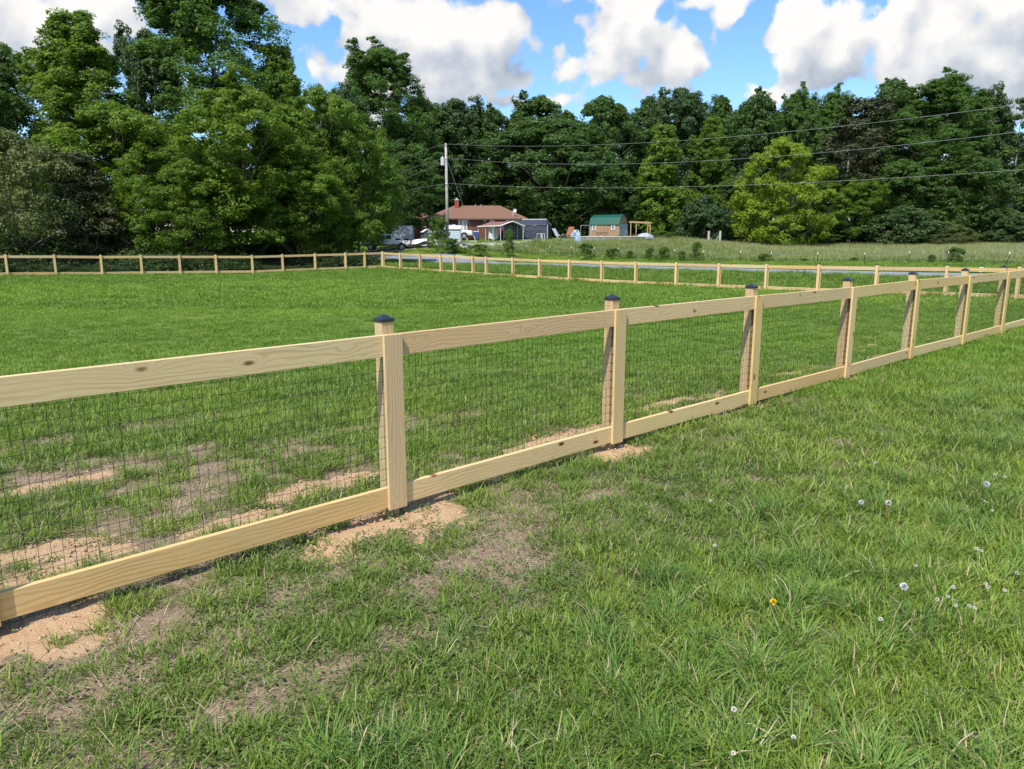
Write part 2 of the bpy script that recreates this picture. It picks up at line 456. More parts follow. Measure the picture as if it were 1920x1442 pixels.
for (px, py, Y) in [(740, 467, 84), (800, 463, 84), (840, 466, 76), (880, 447.5, 95), (780, 448, 95), (980, 447.5, 95), (1000, 452, 88), (1140, 449, 95), (1065, 455, 88), (1220, 455, 88),
                    (1031, 480, 75), (894, 474, 82), (1160, 485, 71), (1320, 490.6, 66), (1535, 494.5, 61), (1707, 496.5, 57), (1896, 499.6, 52),
                    (1250, 458, 118), (1400, 459, 118), (1600, 460, 118), (1800, 461, 112), (2000, 461, 112), (1100, 452, 115), (850, 448, 115), (1450, 475, 88), (1750, 477, 82), (600, 470, 90), (300, 490, 75)]:
    ctrl.append(tuple(at(px, py, Y)))
ctrl += [(-100, 150, 3.5), (0, 170, 3.5), (100, 160, 3.5), (150, 60, 1.5)]
for i_, p_ in enumerate(ROADC[1:-1]):
    d_ = (Vector((ROADC[i_ + 2].x, ROADC[i_ + 2].y)) - Vector((ROADC[i_].x, ROADC[i_].y))).normalized()
    for o_ in (-3.6, 3.6): ctrl.append((p_.x - d_.y * o_, p_.y + d_.x * o_, p_.z + (.08 if o_ * d_.x > 0 else -.02)))
CT = np.array(ctrl, float)
def _U(r2): return np.where(r2 < 1e-9, 0.0, .5 * r2 * np.log(np.maximum(r2, 1e-9)))
_n = len(CT)
_K = _U(((CT[:, None, :2] - CT[None, :, :2]) ** 2).sum(-1)) + np.eye(_n) * 1.5
_P = np.hstack([np.ones((_n, 1)), CT[:, :2]])
_A = np.block([[_K, _P], [_P.T, np.zeros((3, 3))]])
_W = np.linalg.solve(_A, np.concatenate([CT[:, 2], np.zeros(3)]))
def gz(x, y):
    x = np.atleast_1d(np.asarray(x, float)); y = np.atleast_1d(np.asarray(y, float))
    xc = np.clip(x, -120, 150); yc = np.clip(y, -30, 180)
    out = np.empty(x.shape)
    fl, xf, yf = out.ravel(), xc.ravel(), yc.ravel()
    for i in range(0, len(fl), 40000):
        xx, yy = xf[i:i + 40000], yf[i:i + 40000]
        r2 = (xx[:, None] - CT[None, :, 0]) ** 2 + (yy[:, None] - CT[None, :, 1]) ** 2
        fl[i:i + 40000] = _U(r2) @ _W[:_n] + _W[_n] + xx * _W[_n + 1] + yy * _W[_n + 2]
    return fl.reshape(x.shape)
def gz1(x, y): return float(gz(x, y)[0])
def ground_at(px, py):                   # where the ray through a photo pixel meets the ground
    d = ray(px, py); lo, hi = .5, 400.0
    t = 1.0
    prev = 0
    while t < 400:
        p = Vector((0, 0, EYE)) + d * t
        if p.z < gz1(p.x, p.y): break
        prev = t; t *= 1.04
    lo, hi = prev, t
    for _ in range(25):
        m_ = (lo + hi) / 2; p = Vector((0, 0, EYE)) + d * m_
        if p.z < gz1(p.x, p.y): hi = m_
        else: lo = m_
    return Vector((0, 0, EYE)) + d * hi

# ------------------------------------------------------------------ what covers the ground
def road_dist(x, y):
    best = np.full(np.shape(x), 1e9)
    for a, b in zip(ROADC[:-1], ROADC[1:]):
        ax, ay, bx, by = a.x, a.y, b.x, b.y
        L2 = (bx - ax) ** 2 + (by - ay) ** 2
        t = np.clip(((x - ax) * (bx - ax) + (y - ay) * (by - ay)) / L2, 0, 1)
        best = np.minimum(best, np.hypot(x - ax - t * (bx - ax), y - ay - t * (by - ay)))
    return best
def side(x, y, P, D): return (x - P[0]) * D[1] - (y - P[1]) * D[0]        # >0 to the right of the direction
def seg_t(x, y):                                                        # along / across the near fence
    s = (x - NF0.x) * NFD.x + (y - NF0.y) * NFD.y
    c = (x - NF0.x) * NFN.x + (y - NF0.y) * NFN.y
    return s, c
SAND = [(735, 978, .50, .26), (790, 970, .40, .22), (700, 990, .35, .2), (560, 925, .42, .16), (640, 908, .35, .14), (445, 980, .3, .1), (100, 1065, .42, .16), (30, 1050, .4, .14), (180, 1045, .22, .1), (60, 1185, .36, .2), (10, 1215, .34, .22),
        (130, 1170, .2, .1), (1168, 852, .26, .12), (1140, 850, .25, .1), (1040, 825, .42, .1), (1110, 808, .35, .09), (1250, 757, .42, .1), (1330, 745, .5, .1), (1380, 765, .35, .1), (1410, 762, .2, .08),
        (1460, 705, .4, .1), (1500, 698, .4, .09), (1570, 713, .35, .1), (1600, 711, .25, .09), (1660, 668, .4, .1), (1700, 678, .35, .1), (1640, 645, .4, .06), (1790, 650, .35, .1), (1865, 630, .35, .08), (130, 905, .3, .06), (690, 990, .3, .1)]
BARE = [(120, 900, .9, .5), (250, 870, .8, .3), (620, 815, .8, .2), (560, 850, .6, .2), (780, 800, .5, .25), (870, 780, .6, .2), (330, 950, .6, .25), (420, 905, .6, .2), (620, 900, .8, .15), (100, 830, .8, .2),
        (330, 1235, .45, .2), (170, 1290, .4, .22), (60, 1330, .3, .2), (480, 1180, .4, .15), (420, 1330, .3, .15), (560, 1110, .5, .12), (900, 1050, .5, .22), (1000, 1055, .4, .15), (830, 1080, .5, .15), 
        (700, 1220, .4, .12), (60, 1250, .4, .2), (250, 1200, .5, .2), (600, 1260, .35, .12), (300, 1160, .4, .15), (1130, 930, .4, .12), (350, 790, .8, .2), (900, 870, .5, .15)]
def blobs(lst):
    r = []
    for (px, py, rs, rc) in lst:
        p = ground_at(px, py); s, c = seg_t(p.x, p.y); r.append((s, c, rs, rc))
    return r
SANDB, BAREB = blobs(SAND), blobs(BARE)
def mask_blobs(x, y, B, soft=.6, amp=.9, sc_=3.0, seed=3):
    s, c = seg_t(x, y)
    m_ = np.full(np.shape(x), -9.0)
    for (bs, bc, rs, rc) in B:
        d_ = np.sqrt(((s - bs) / rs) ** 2 + ((c - bc) / rc) ** 2)
        m_ = np.maximum(m_, 1.15 - d_)
    n_ = fbm(x * sc_, y * sc_, seed, 4) - .5
    return np.clip((m_ + n_ * amp * 1.6) / soft + .1, 0, 1)
def sand_m(x, y): return np.clip(mask_blobs(x, y, SANDB, .40, 1.3, 3.6, 3) + .25 * (mask_blobs(x, y, SANDB, .40, 1.3, 3.6, 3) > .2) - .5 * np.clip(fbm(x * 11, y * 11, 8, 3) - .55, 0, 1) * 4, 0, 1)
def bare_m(x, y):
    b_ = mask_blobs(x, y, BAREB, .7, .9, 2.5, 9)
    n_ = fbm(x * 1.6 + 5, y * 1.6, 21, 4)
    # thinner turf close to the fence line on both sides
    s, c = seg_t(x, y)
    thin = np.clip(1.2 - np.abs(c + .35) / 1.9, 0, 1) * np.clip(1.3 - (s + 1) / 9.0, .15, 1)
    left = np.clip(1.2 - s / 2.2, 0, 1) * np.clip((c - .05) / .4, 0, 1) * np.clip((2.7 - c) / .9, 0, 1)
    behind = np.clip((-c - .1) / .5, 0, 1) * np.clip((3.4 + c) / 1.2, 0, 1) * np.clip(1.3 - s / 2.5, 0, 1)
    b2 = np.clip((n_ - .70 + thin * .26 + left * .07 + behind * .05) * 5.0, 0, 1) * .88
    return np.maximum(b_, b2)

# ------------------------------------------------------------------ ground sheet
def grow(a, b, step, f, lo, hi):
    xs = list(np.arange(a, b, step)); s = step; x = xs[-1]
    while x < hi: s = min(s * f, 25); x += s; xs.append(x)
    s = step; x = a; pre = []
    while x > lo: s = min(s * f, 25); x -= s; pre.append(x)
    return np.array(pre[::-1] + xs)
GX = grow(-6.5, 9.0, .06, 1.05, -600, 700); GY = grow(.4, 11.0, .06, 1.045, -80, 900)
def micro(x, y):
    near = np.clip(1.5 - y / 14.0, 0, 1)
    s_ = sand_m(x, y)
    return near * ((fbm(x * 2.2, y * 2.2, 40, 3) - .5) * .05 + (fbm(x * 14, y * 14, 41, 3) - .5) * .02 + s_ * (.015 + (fbm(x * 9, y * 9, 43, 4) - .5) * .05))
gx, gy = np.meshgrid(GX, GY)
Zb = gz(gx, gy)
nearmask = (np.abs(gx) < 14) & (gy > -1) & (gy < 20)
SM = np.zeros_like(gx); BM = np.zeros_like(gx); MZ = np.zeros_like(gx)
SM[nearmask] = sand_m(gx[nearmask], gy[nearmask]); BM[nearmask] = bare_m(gx[nearmask], gy[nearmask]); MZ[nearmask] = micro(gx[nearmask], gy[nearmask])
ny, nx = gx.shape
V = np.stack([gx, gy, Zb + MZ], -1).reshape(-1, 3)
idx = np.arange(ny * nx).reshape(ny, nx)
Fq = np.stack([idx[:-1, :-1], idx[:-1, 1:], idx[1:, 1:], idx[1:, :-1]], -1).reshape(-1, 4)
def np_mesh(name, V, Fq, mats, colors=None, smooth=True, mi=None):
    me = bpy.data.meshes.new(name)
    V = np.ascontiguousarray(V, dtype=np.float32); k = Fq.shape[1]
    me.vertices.add(len(V)); me.vertices.foreach_set('co', V.ravel())
    me.loops.add(Fq.size); me.loops.foreach_set('vertex_index', np.ascontiguousarray(Fq, dtype=np.int32).ravel())
    me.polygons.add(len(Fq)); me.polygons.foreach_set('loop_start', np.arange(0, Fq.size, k, dtype=np.int32))
    if mi is not None: me.polygons.foreach_set('material_index', np.asarray(mi, dtype=np.int32))
    me.polygons.foreach_set('use_smooth', np.full(len(Fq), smooth, dtype=bool))
    for m_ in mats: me.materials.append(m_)
    if colors is not None:
        ca = me.color_attributes.new('cover', 'FLOAT_COLOR', 'POINT'); ca.data.foreach_set('color', np.ascontiguousarray(colors, dtype=np.float32).ravel())
    me.update(calc_edges=True); me.validate()
    return me
# meadow = land beyond the wire fence; shade litter under the grove
wl = [at(px, py, Y) for (px, py, Y) in [(860, 470, 80), (1031, 480, 75), (1160, 485, 71), (1320, 490.6, 66), (1535, 494.5, 61), (1707, 496.5, 57), (1896, 499.6, 52), (2200, 505, 44)]]
def meadow_side(x, y):
    best = np.full(np.shape(x), -1e9)
    xs = np.array([p.x for p in wl]); ys = np.array([p.y for p in wl])
    yl = np.interp(x, xs, ys)
    return y - yl
def meadow_m(x, y):
    m_ = np.clip(meadow_side(x, y) / 1.5, 0, 1) * np.clip((x + 8 - (y - 75) * .0) / 2, 0, 1)
    # the house plot is mown
    lim = np.interp(y, [70, 78, 84, 90, 100], [-9, -9, -2, 14, 22])
    return m_ * np.clip((x - lim) / 3, 0, 1)
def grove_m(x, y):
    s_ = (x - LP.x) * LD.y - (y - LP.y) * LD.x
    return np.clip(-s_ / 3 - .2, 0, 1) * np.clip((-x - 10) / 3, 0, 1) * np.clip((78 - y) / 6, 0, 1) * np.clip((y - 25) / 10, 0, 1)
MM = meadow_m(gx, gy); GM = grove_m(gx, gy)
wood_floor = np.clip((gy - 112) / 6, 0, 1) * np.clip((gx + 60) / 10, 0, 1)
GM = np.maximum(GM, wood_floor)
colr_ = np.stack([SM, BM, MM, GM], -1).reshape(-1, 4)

gm = bpy.data.materials.new('ground_soil_and_turf'); gm.use_nodes = True
t = NT(gm.node_tree); b = gm.node_tree.nodes['Principled BSDF']; b.inputs['Roughness'].default_value = .95; b.inputs['Specular IOR Level'].default_value = .1
at_ = t.n('ShaderNodeAttribute', attribute_name='cover'); sp = t.n('ShaderNodeSeparateColor'); t.put(sp.inputs[0], at_.outputs['Color'])
tcn = t.n('ShaderNodeTexCoord'); oc = tcn.outputs['Object']
n1 = t.noise(oc, .9, 5, .6); n2 = t.noise(oc, 14, 6, .7); n3 = t.noise(oc, 90, 4, .7); n4 = t.noise(oc, .16, 4, .6)
turf = t.mix(t.mapr(n1, .3, .7), (.070, .150, .018, 1), (.110, .20, .030, 1))
turf = t.mix(t.mapr(n2, .35, .7, 0, .6), turf, (.040, .080, .016, 1))
turf = t.mix(t.mapr(n4, .42, .62, 0, .7), turf, (.17, .20, .050, 1))
soil = t.mix(t.mapr(n2, .3, .7), (.29, .215, .145, 1), (.165, .115, .072, 1))
soil = t.mix(t.mapr(n3, .5, .72, 0, .8), soil, (.42, .34, .25, 1))
sand = t.mix(t.mapr(n2, .3, .7), (.50, .345, .205, 1), (.38, .235, .125, 1))
sand = t.mix(t.mapr(n3, .45, .8, 0, .6), sand, (.60, .45, .30, 1))
vg = t.mix(t.mapr(n1, .3, .7), (.15, .20, .055, 1), (.21, .25, .08, 1))
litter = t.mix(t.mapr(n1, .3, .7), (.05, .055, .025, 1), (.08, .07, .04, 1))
sepo = t.n('ShaderNodeSeparateXYZ'); t.put(sepo.inputs[0], oc)
nearf = t.mapr(sepo.outputs[1], 6, 13, .85, 0)          # close mown turf shows more thatch between blades
turf = t.mix(nearf, turf, t.mix(.55, soil, (.07, .10, .03, 1)))
c = t.mix(sp.outputs[2], turf, vg)
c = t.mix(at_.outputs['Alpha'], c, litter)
c = t.mix(sp.outputs[1], c, soil)
c = t.mix(t.mapr(sp.outputs[0], .2, .6, smooth=True), c, sand)
t.put(b.inputs['Base Color'], c)
bn = t.n('ShaderNodeBump'); bn.inputs['Strength'].default_value = .9; bn.inputs['Distance'].default_value = .02
t.put(bn.inputs['Height'], t.m('ADD', n2, t.m('MULTIPLY', n3, .6))); t.put(b.inputs['Normal'], bn.outputs[0])
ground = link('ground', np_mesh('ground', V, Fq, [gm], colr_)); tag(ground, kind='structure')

def gmesh_z(x, y):                        # exact height of the ground sheet
    x = np.atleast_1d(np.asarray(x, float)); y = np.atleast_1d(np.asarray(y, float))
    i = np.clip(np.searchsorted(GX, x) - 1, 0, nx - 2); j = np.clip(np.searchsorted(GY, y) - 1, 0, ny - 2)
    fx = (x - GX[i]) / (GX[i + 1] - GX[i]); fy = (y - GY[j]) / (GY[j + 1] - GY[j])
    Z = (Zb + MZ)
    return (Z[j, i] * (1 - fx) + Z[j, i + 1] * fx) * (1 - fy) + (Z[j + 1, i] * (1 - fx) + Z[j + 1, i + 1] * fx) * fy

# ------------------------------------------------------------------ road and driveway
def ribbon(name, pts, half, m_, lift, seg=2.0, cross=9, edge_noise=.25):
    P = [Vector((p.x, p.y)) for p in pts]
    samp = []
    for i in range(len(P) - 1):
        a, b_ = P[i], P[i + 1]; a0 = P[max(i - 1, 0)]; b1 = P[min(i + 2, len(P) - 1)]
        n_ = max(2, int((b_ - a).length / seg))
        for k in range(n_):
            u = k / n_
            q = .5 * ((2 * a) + (-a0 + b_) * u + (2 * a0 - 5 * a + 4 * b_ - b1) * u * u + (-a0 + 3 * a - 3 * b_ + b1) * u ** 3)
            samp.append(q)
    samp.append(P[-1])
    vs = []
    for i, q in enumerate(samp):
        d_ = (samp[min(i + 1, len(samp) - 1)] - samp[max(i - 1, 0)]).normalized(); nn = Vector((-d_.y, d_.x))
        for k in range(cross):
            u = -1 + 2 * k / (cross - 1)
            e = edge_noise * (float(vnoise(q.x * .7, q.y * .7 + u * 9, 5)) - .5) if abs(u) == 1 else 0
            p = q + nn * (u * half + e)
            vs.append((p.x, p.y))
    vs = np.array(vs); z = gmesh_z(vs[:, 0], vs[:, 1]) + lift
    ii = np.arange(len(samp) * cross).reshape(len(samp), cross)
    Fr = np.stack([ii[:-1, :-1], ii[1:, :-1], ii[1:, 1:], ii[:-1, 1:]], -1).reshape(-1, 4)
    # give it thickness by a skirt at both edges
    V2 = np.column_stack([vs, z])
    sk = V2.copy(); sk[:, 2] -= lift + .15
    V3 = np.vstack([V2, sk]); off_ = len(V2)
    l0, l1 = ii[:, 0], ii[:, -1]
    S1 = np.stack([l0[:-1], l0[:-1] + off_, l0[1:] + off_, l0[1:]], -1); S2 = np.stack([l1[:-1], l1[1:], l1[1:] + off_, l1[:-1] + off_], -1)
    return link(name, np_mesh(name, V3, np.vstack([Fr, S1, S2]), [m_], smooth=False))
asph = bpy.data.materials.new('old_asphalt'); asph.use_nodes = True
t = NT(asph.node_tree); b = asph.node_tree.nodes['Principled BSDF']; b.inputs['Roughness'].default_value = .9
tcn = t.n('ShaderNodeTexCoord'); oc = tcn.outputs['Object']
c = t.mix(t.mapr(t.noise(oc, .5, 5, .6), .35, .65), (.19, .20, .225, 1), (.25, .26, .285, 1))
c = t.mix(t.mapr(t.noise(oc, 40, 3, .6), .5, .75, 0, .5), c, (.30, .30, .31, 1))
vv = t.n('ShaderNodeTexVoronoi', feature='DISTANCE_TO_EDGE'); t.put(vv.inputs['Vector'], t.noise(oc, .3, 2, out=1)); vv.inputs['Scale'].default_value = 9
c = t.mix(t.mapr(vv.outputs['Distance'], 0, .03, .6, 0), c, (.08, .08, .085, 1))
t.put(b.inputs['Base Color'], c)
road = ribbon('road', ROADC, 2.9, asph, .035); tag(road, kind='structure')
gravel = mat('pale_gravel', (.36, .34, .31), .95, var=.3, vscale=20, bump=.6, bscale=60)
drive = ribbon('driveway', [at(540, 463, 88), at(640, 462, 85), at(760, 461.5, 84), at(880, 456, 87), at(960, 452.5, 88), at(1040, 451, 90)], 1.5, gravel, .03); tag(drive, kind='structure')

# ------------------------------------------------------------------ board fences
def board(name, a, b_, width, thick, m_, parent, vertical_axis=Vector((0, 0, 1)), bevel=.003, mb_extra=None):
    """box whose local x runs from a to b, z is the wide face height"""
    a, b_ = Vector(a), Vector(b_); L = (b_ - a).length
    X = (b_ - a).normalized(); Z = (vertical_axis - X * vertical_axis.dot(X)).normalized(); Y = Z.cross(X)
    M = Matrix((X, Y, Z)).transposed().to_4x4(); M.translation = (a + b_) / 2
    mb = MB(); mb.box((0, 0, 0), (L, thick, width))
    if mb_extra: mb_extra(mb, L)
    o = mb.build(name, m_, parent, bevel=bevel)
    o.matrix_local = M
    return o
def wire_panel(name, A, B, za0, za1, zb0, zb1, parent, r=.0014, sx=.0508, sz=.0735):
    """vertical wires every 5 cm, horizontals between A and B (plan points)"""
    A, B = Vector(A), Vector(B); L = (B - A).length; n_ = max(2, int(L / sx)); D = (B - A) / L; N = Vector((-D.y, D.x))
    vs, fs = [], []
    def strand(p, q, dirs):
        b0 = len(vs)
        for e in (p, q):
            for d_ in dirs: vs.append(tuple(e + d_ * r))
        for k in range(3):
            k2 = (k + 1) % 3; fs.append((b0 + k, b0 + k2, b0 + 3 + k2, b0 + 3 + k))
    D3 = Vector((D.x, D.y, 0)); N3 = Vector((N.x, N.y, 0)); Z3 = Vector((0, 0, 1))
    dv = [D3, D3 * -.5 + N3 * .87, D3 * -.5 - N3 * .87]; dh = [Z3, Z3 * -.5 + N3 * .87, Z3 * -.5 - N3 * .87]
    for i in range(n_ + 1):
        u = i / n_; p = A + (B - A) * u
        j = random.uniform(-.002, .002)
        strand(Vector((p.x + D.x * j, p.y + D.y * j, za0 + (zb0 - za0) * u)), Vector((p.x, p.y, za1 + (zb1 - za1) * u)), dv)
    H = min(za1 - za0, zb1 - zb0); m_ = int(H / sz)
    for k in range(m_ + 1):
        pts = []
        for u in np.linspace(0, 1, 9):
            zt = za1 + (zb1 - za1) * u
            w_ = random.uniform(-.0015, .0015) if 0 < u < 1 else 0
            q = A + (B - A) * float(u)
            pts.append(Vector((q.x, q.y, zt - .01 - k * sz + w_)))
        for p, q in zip(pts[:-1], pts[1:]): strand(p, q, dh)
    me = bpy.data.meshes.new(name); me.from_pydata(vs, [], fs); me.materials.append(BLACKWIRE); me.update()
    return link(name, me, parent)
def post_cap(parent, x, y, ztop, rz, s=.099):
    mb = MB(); h = s / 2
    mb.box((0, 0, -.011), (s, s, .022))
    b0 = len(mb.v)
    h2 = h * .97
    mb.v += [(-h2, -h2, .0), (h2, -h2, .0), (h2, h2, .0), (-h2, h2, .0), (0, 0, .030)]
    for k in range(4): mb.f.append((b0 + k, b0 + (k + 1) % 4, b0 + 4)); mb.mi.append(0)
    o = mb.build('post_cap', CAPM, parent, (x, y, ztop), (0, 0, rz), bevel=.0012)
    return o
SCREW = mat('screw_steel', (.10, .09, .08), .5, metal=.5)
fence = empty('wire_mesh_fence', (NEAR[2][0], NEAR[2][1], 0), 0, 'new pine board fence with black wire mesh, battens and black capped posts crossing the foreground', 'fence')
fence.location = (0, 0, 0)
NA = math.atan2(NFD.y, NFD.x)
N3 = Vector((NFN.x, NFN.y, 0)); D3 = Vector((NFD.x, NFD.y, 0))
TOPH = .128                               # cap apex above the top rail's upper edge
for (x, y, zt, zb) in NEAR:
    board('post', (x, y, zb - .3), (x, y, zt - .028), .089, .089, PINE_POST, fence, vertical_axis=D3)
    post_cap(fence, x, y, zt - .030, NA)
    b_top = zt - TOPH; 
    c = Vector((x, y, 0)) + N3 * (.0445 + .036 + .012 + .004)
    bt = board('batten', (c.x, c.y, b_top - 1.168), (c.x, c.y, b_top + .002), .138, .024, PINE, fence, vertical_axis=D3)
    for sx_ in (-.534, -.484, .484, .534):
        for sz_ in (-.045, .045):
            q_ = MB(); q_.tube([(0, -.0118, 0), (0, -.0135, 0)], .0042, 8)
            q_.build('screw', SCREW, bt, (sx_ + random.uniform(-.008, .008), 0, sz_ + random.uniform(-.006, .006)))
for i in range(len(NEAR) - 1):
    a, b_ = NEAR[i], NEAR[i + 1]
    o3 = N3 * (.0445 + .018 + .003)
    g_ = D3 * .002
    A = Vector((a[0], a[1], a[2] - TOPH - .07)) + o3 + g_; B = Vector((b_[0], b_[1], b_[2] - TOPH - .07)) + o3 - g_
    board('top_rail', A, B, .14, .036, PINE, fence)
    A2 = Vector((a[0], a[1], a[2] - TOPH - 1.085)) + o3 + g_; B2 = Vector((b_[0], b_[1], b_[2] - TOPH - 1.085)) + o3 - g_
    board('bottom_rail', A2, B2, .14, .036, PINE, fence)
    o2 = N3 * (.0445 + .0015)
    wire_panel('wire_mesh', (a[0] + o2.x, a[1] + o2.y), (b_[0] + o2.x, b_[1] + o2.y), min(a[3], a[2] - 1.33) - .02, a[2] - TOPH - .004, min(b_[3], b_[2] - 1.33) - .02, b_[2] - TOPH - .004, fence)

def far_fence(name, P, label, away):
    f = empty(name, (0, 0, 0), 0, label, 'fence')
    for i, (x, y, zt, zb) in enumerate(P):
        corner_ = (away == 0 and i == 0)
        j = max(1, min(i, len(P) - 1)); d_ = Vector((P[j][0] - P[j - 1][0], P[j][1] - P[j - 1][1])).normalized()
        D = Vector((d_.x, d_.y, 0)); N = Vector((-d_.y, d_.x, 0))
        if N.y < 0: N = -N                 # N points away from the camera: rails are on that side
        board('post', (x, y, zb - .3), (x, y, zt - .03), .10, .10, PINE, f, vertical_axis=D, bevel=0)
        post_cap(f, x, y, zt - .03, math.atan2(d_.y, d_.x), .11)
        c = Vector((x, y, 0)) + N * (.05 + .04 + .015)
        board('batten', (c.x, c.y, zb + .04), (c.x, c.y, zt - .10), .14, .024, PINE, f, vertical_axis=D, bevel=0)
        if i < len(P) - 1:
            q = P[i + 1]
            dn = Vector((q[0] - x, q[1] - y)).normalized(); Nn = Vector((-dn.y, dn.x, 0))
            if Nn.y < 0: Nn = -Nn
            for h, nm in ((.12, 'top_rail'), (1.05, 'bottom_rail')):
                A = Vector((x, y, zt - h - .07)) + Nn * (.05 + .02); B = Vector((q[0], q[1], q[2] - h - .07)) + Nn * (.05 + .02)
                board(nm, A, B, .14, .036, PINE, f, bevel=0)
            wire_panel('wire_mesh', (x + Nn.x * .051, y + Nn.y * .051), (q[0] + Nn.x * .051, q[1] + Nn.y * .051), zb, zt - .13, q[3], q[2] - .13, f, r=.0016)
    return f
far_fence('wire_mesh_fence', RIGHT, 'pale pine two rail fence running along the near side of the grey road', 1)
far_fence('wire_mesh_fence', LEFT, 'pale pine two rail fence in front of the dark tall trees on the left', 1)

# ------------------------------------------------------------------ leaves, trees
def unit(a): return a / np.maximum(np.linalg.norm(a, axis=-1, keepdims=True), 1e-9)
def leaf_quads(C, N, S, asp=.55):
    n_ = len(C); rnd = rng.normal(size=(n_, 3)); T = unit(np.cross(N, rnd)); B = np.cross(N, T)
    S = S[:, None]
    v = np.stack([C - T * S * .5, C + B * S * asp * .5 + T * S * .08 + N * S * .06, C + T * S * .5, C - B * S * asp * .5 + T * S * .08 + N * S * .06], 1).reshape(-1, 3)
    f = np.arange(n_ * 4).reshape(n_, 4)
    return v, f
def clump_leaves(cent, rad, per, leaf, flat=.75, up=.5):
    """leaf cards spread through clumps: cent (k,3), rad (k)"""
    k = len(cent)
    # each clump is itself made of small sprays
    spr = 8
    d = unit(rng.normal(size=(k, spr, 3)) + np.array([0, 0, .35])); rr = rng.uniform(.45, 1.0, (k, spr, 1))
    sc_ = cent[:, None, :] + d * rr * rad[:, None, None] * np.array([1, 1, flat])
    sr = rad[:, None] * rng.uniform(.34, .62, (k, spr))
    m_ = max(1, per // spr)
    e = unit(rng.normal(size=(k, spr, m_, 3)))
    pos = sc_[:, :, None, :] + e * sr[:, :, None, None] * rng.uniform(.3, 1, (k, spr, m_, 1)) ** .5 * np.array([1, 1, .7])
    nrm = unit(e * .55 + d[:, :, None, :] * .35 + np.array([0, 0, up]) + rng.normal(size=e.shape) * .38)
    C = pos.reshape(-1, 3); N = nrm.reshape(-1, 3)
    S = leaf * rng.uniform(.65, 1.3, len(C))
    return C, N, S
def make_tree(kind, H, Rm, cb, K, per, leaf, crad, lmat, bmat, prof, lobes=.3, trunk_r=.25, flat=.75, shell=.6, limbs=26, spires=0, lean=0.0):
    """returns an Empty with crown and trunk meshes, base at the origin"""
    tt = rng.uniform(0, 1, K) ** .85; azi = rng.uniform(0, 2 * math.pi, K)
    ph = rng.uniform(0, 6.28, 5)
    lob = 1 + lobes * (np.sin(2 * azi + ph[0] + 4 * tt) * .5 + np.sin(3 * azi + ph[1] - 5 * tt) * .35 + np.sin(9 * tt + ph[2]) * .35)
    Rr = Rm * prof(tt) * lob
    rr = Rr * (shell + (1 - shell) * rng.uniform(0, 1, K) ** .6)
    inner = rng.uniform(0, 1, K) < .22; rr[inner] *= rng.uniform(.15, .7, inner.sum())
    z = H * (cb + (1 - cb) * tt)
    cent = np.stack([rr * np.cos(azi), rr * np.sin(azi), z], 1)
    if spires:
        for _ in range(spires):
            a = rng.uniform(0, 6.28); r0 = Rm * rng.uniform(.1, .7); h0 = H * rng.uniform(.72, .9); hh = H * rng.uniform(.1, .2)
            n_ = 7
            u = np.linspace(0, 1, n_)
            cent = np.vstack([cent, np.stack([r0 * np.cos(a) + rng.normal(size=n_) * .25, r0 * np.sin(a) + rng.normal(size=n_) * .25, h0 + hh * u], 1)])
    rad = crad * rng.uniform(.6, 1.35, len(cent)) * np.clip(1.15 - .45 * (cent[:, 2] / H), .5, 1.2)
    C, N, S = clump_leaves(cent, rad, per, leaf, flat)
    v, f = leaf_quads(C, N, S)
    crown_me = np_mesh('crown', v, f, [lmat], smooth=False)
    mb = MB()
    lx = lean * H
    hs = np.linspace(0, 1, 9)
    wob = rng.normal(size=(9, 2)) * .12; wob[0] = 0
    tp = [(lx * u * u + wob[i][0] * (u + .1) * 2, wob[i][1] * (u + .1) * 2, -.3 + (H * .93 + .3) * u) for i, u in enumerate(hs)]
    mb.tube(tp, [trunk_r * (1.25 - u * .2 if u == 0 else (1 - u * .88)) for u in hs], 9)
    for q in rng.choice(len(cent), min(limbs, len(cent)), replace=False):
        c = Vector(cent[q]); h0 = max(H * cb * .6, c.z - Vector((c.x, c.y)).length * rng.uniform(.5, 1.1)); u = min(h0 / (H * .93), .95)
        i = int(u * 8); base = Vector(tp[min(i, 8)]).lerp(Vector(tp[min(i + 1, 8)]), u * 8 - i)
        mid = base.lerp(c, .5) + Vector((rng.normal() * .2, rng.normal() * .2, -.08 * (c - base).length + .3))
        r0 = trunk_r * (1 - u * .85) * .45
        mb.tube([base, base.lerp(mid, .5), mid, mid.lerp(c, .55), c], [r0, r0 * .8, r0 * .6, r0 * .38, r0 * .15], 6)
    tr = mb.build('trunk', bmat, smooth=True)
    trunk_me = tr.data; bpy.data.objects.remove(tr)
    return dict(kind=kind, H=H, R=Rm, crown=crown_me, trunk=trunk_me)

BARK = mat('bark', (.16, .135, .11), .95, var=.35, vscale=5, bump=1.0, bscale=18)
BARKP = mat('pale_bark', (.30, .28, .25), .9, var=.3, vscale=4, bump=.7, bscale=14)
L_MAPLE = leaf_mat('maple_leaves', (.065, .130, .014), (.115, .205, .022), (.19, .29, .034), .45)
L_OAK = leaf_mat('oak_leaves', (.036, .088, .020), (.064, .130, .028), (.105, .18, .036), .38)
L_GUM = leaf_mat('gum_leaves', (.044, .108, .022), (.076, .160, .030), (.125, .22, .04), .42)
L_DARK = leaf_mat('dark_wood_leaves', (.034, .074, .026), (.056, .108, .034), (.090, .145, .044), .35)
L_YEL = leaf_mat('yellow_green_leaves', (.13, .20, .016), (.22, .31, .022), (.32, .41, .03), .45)
L_LIGHT = leaf_mat('light_green_leaves', (.060, .125, .012), (.11, .195, .018), (.18, .275, .03), .42)
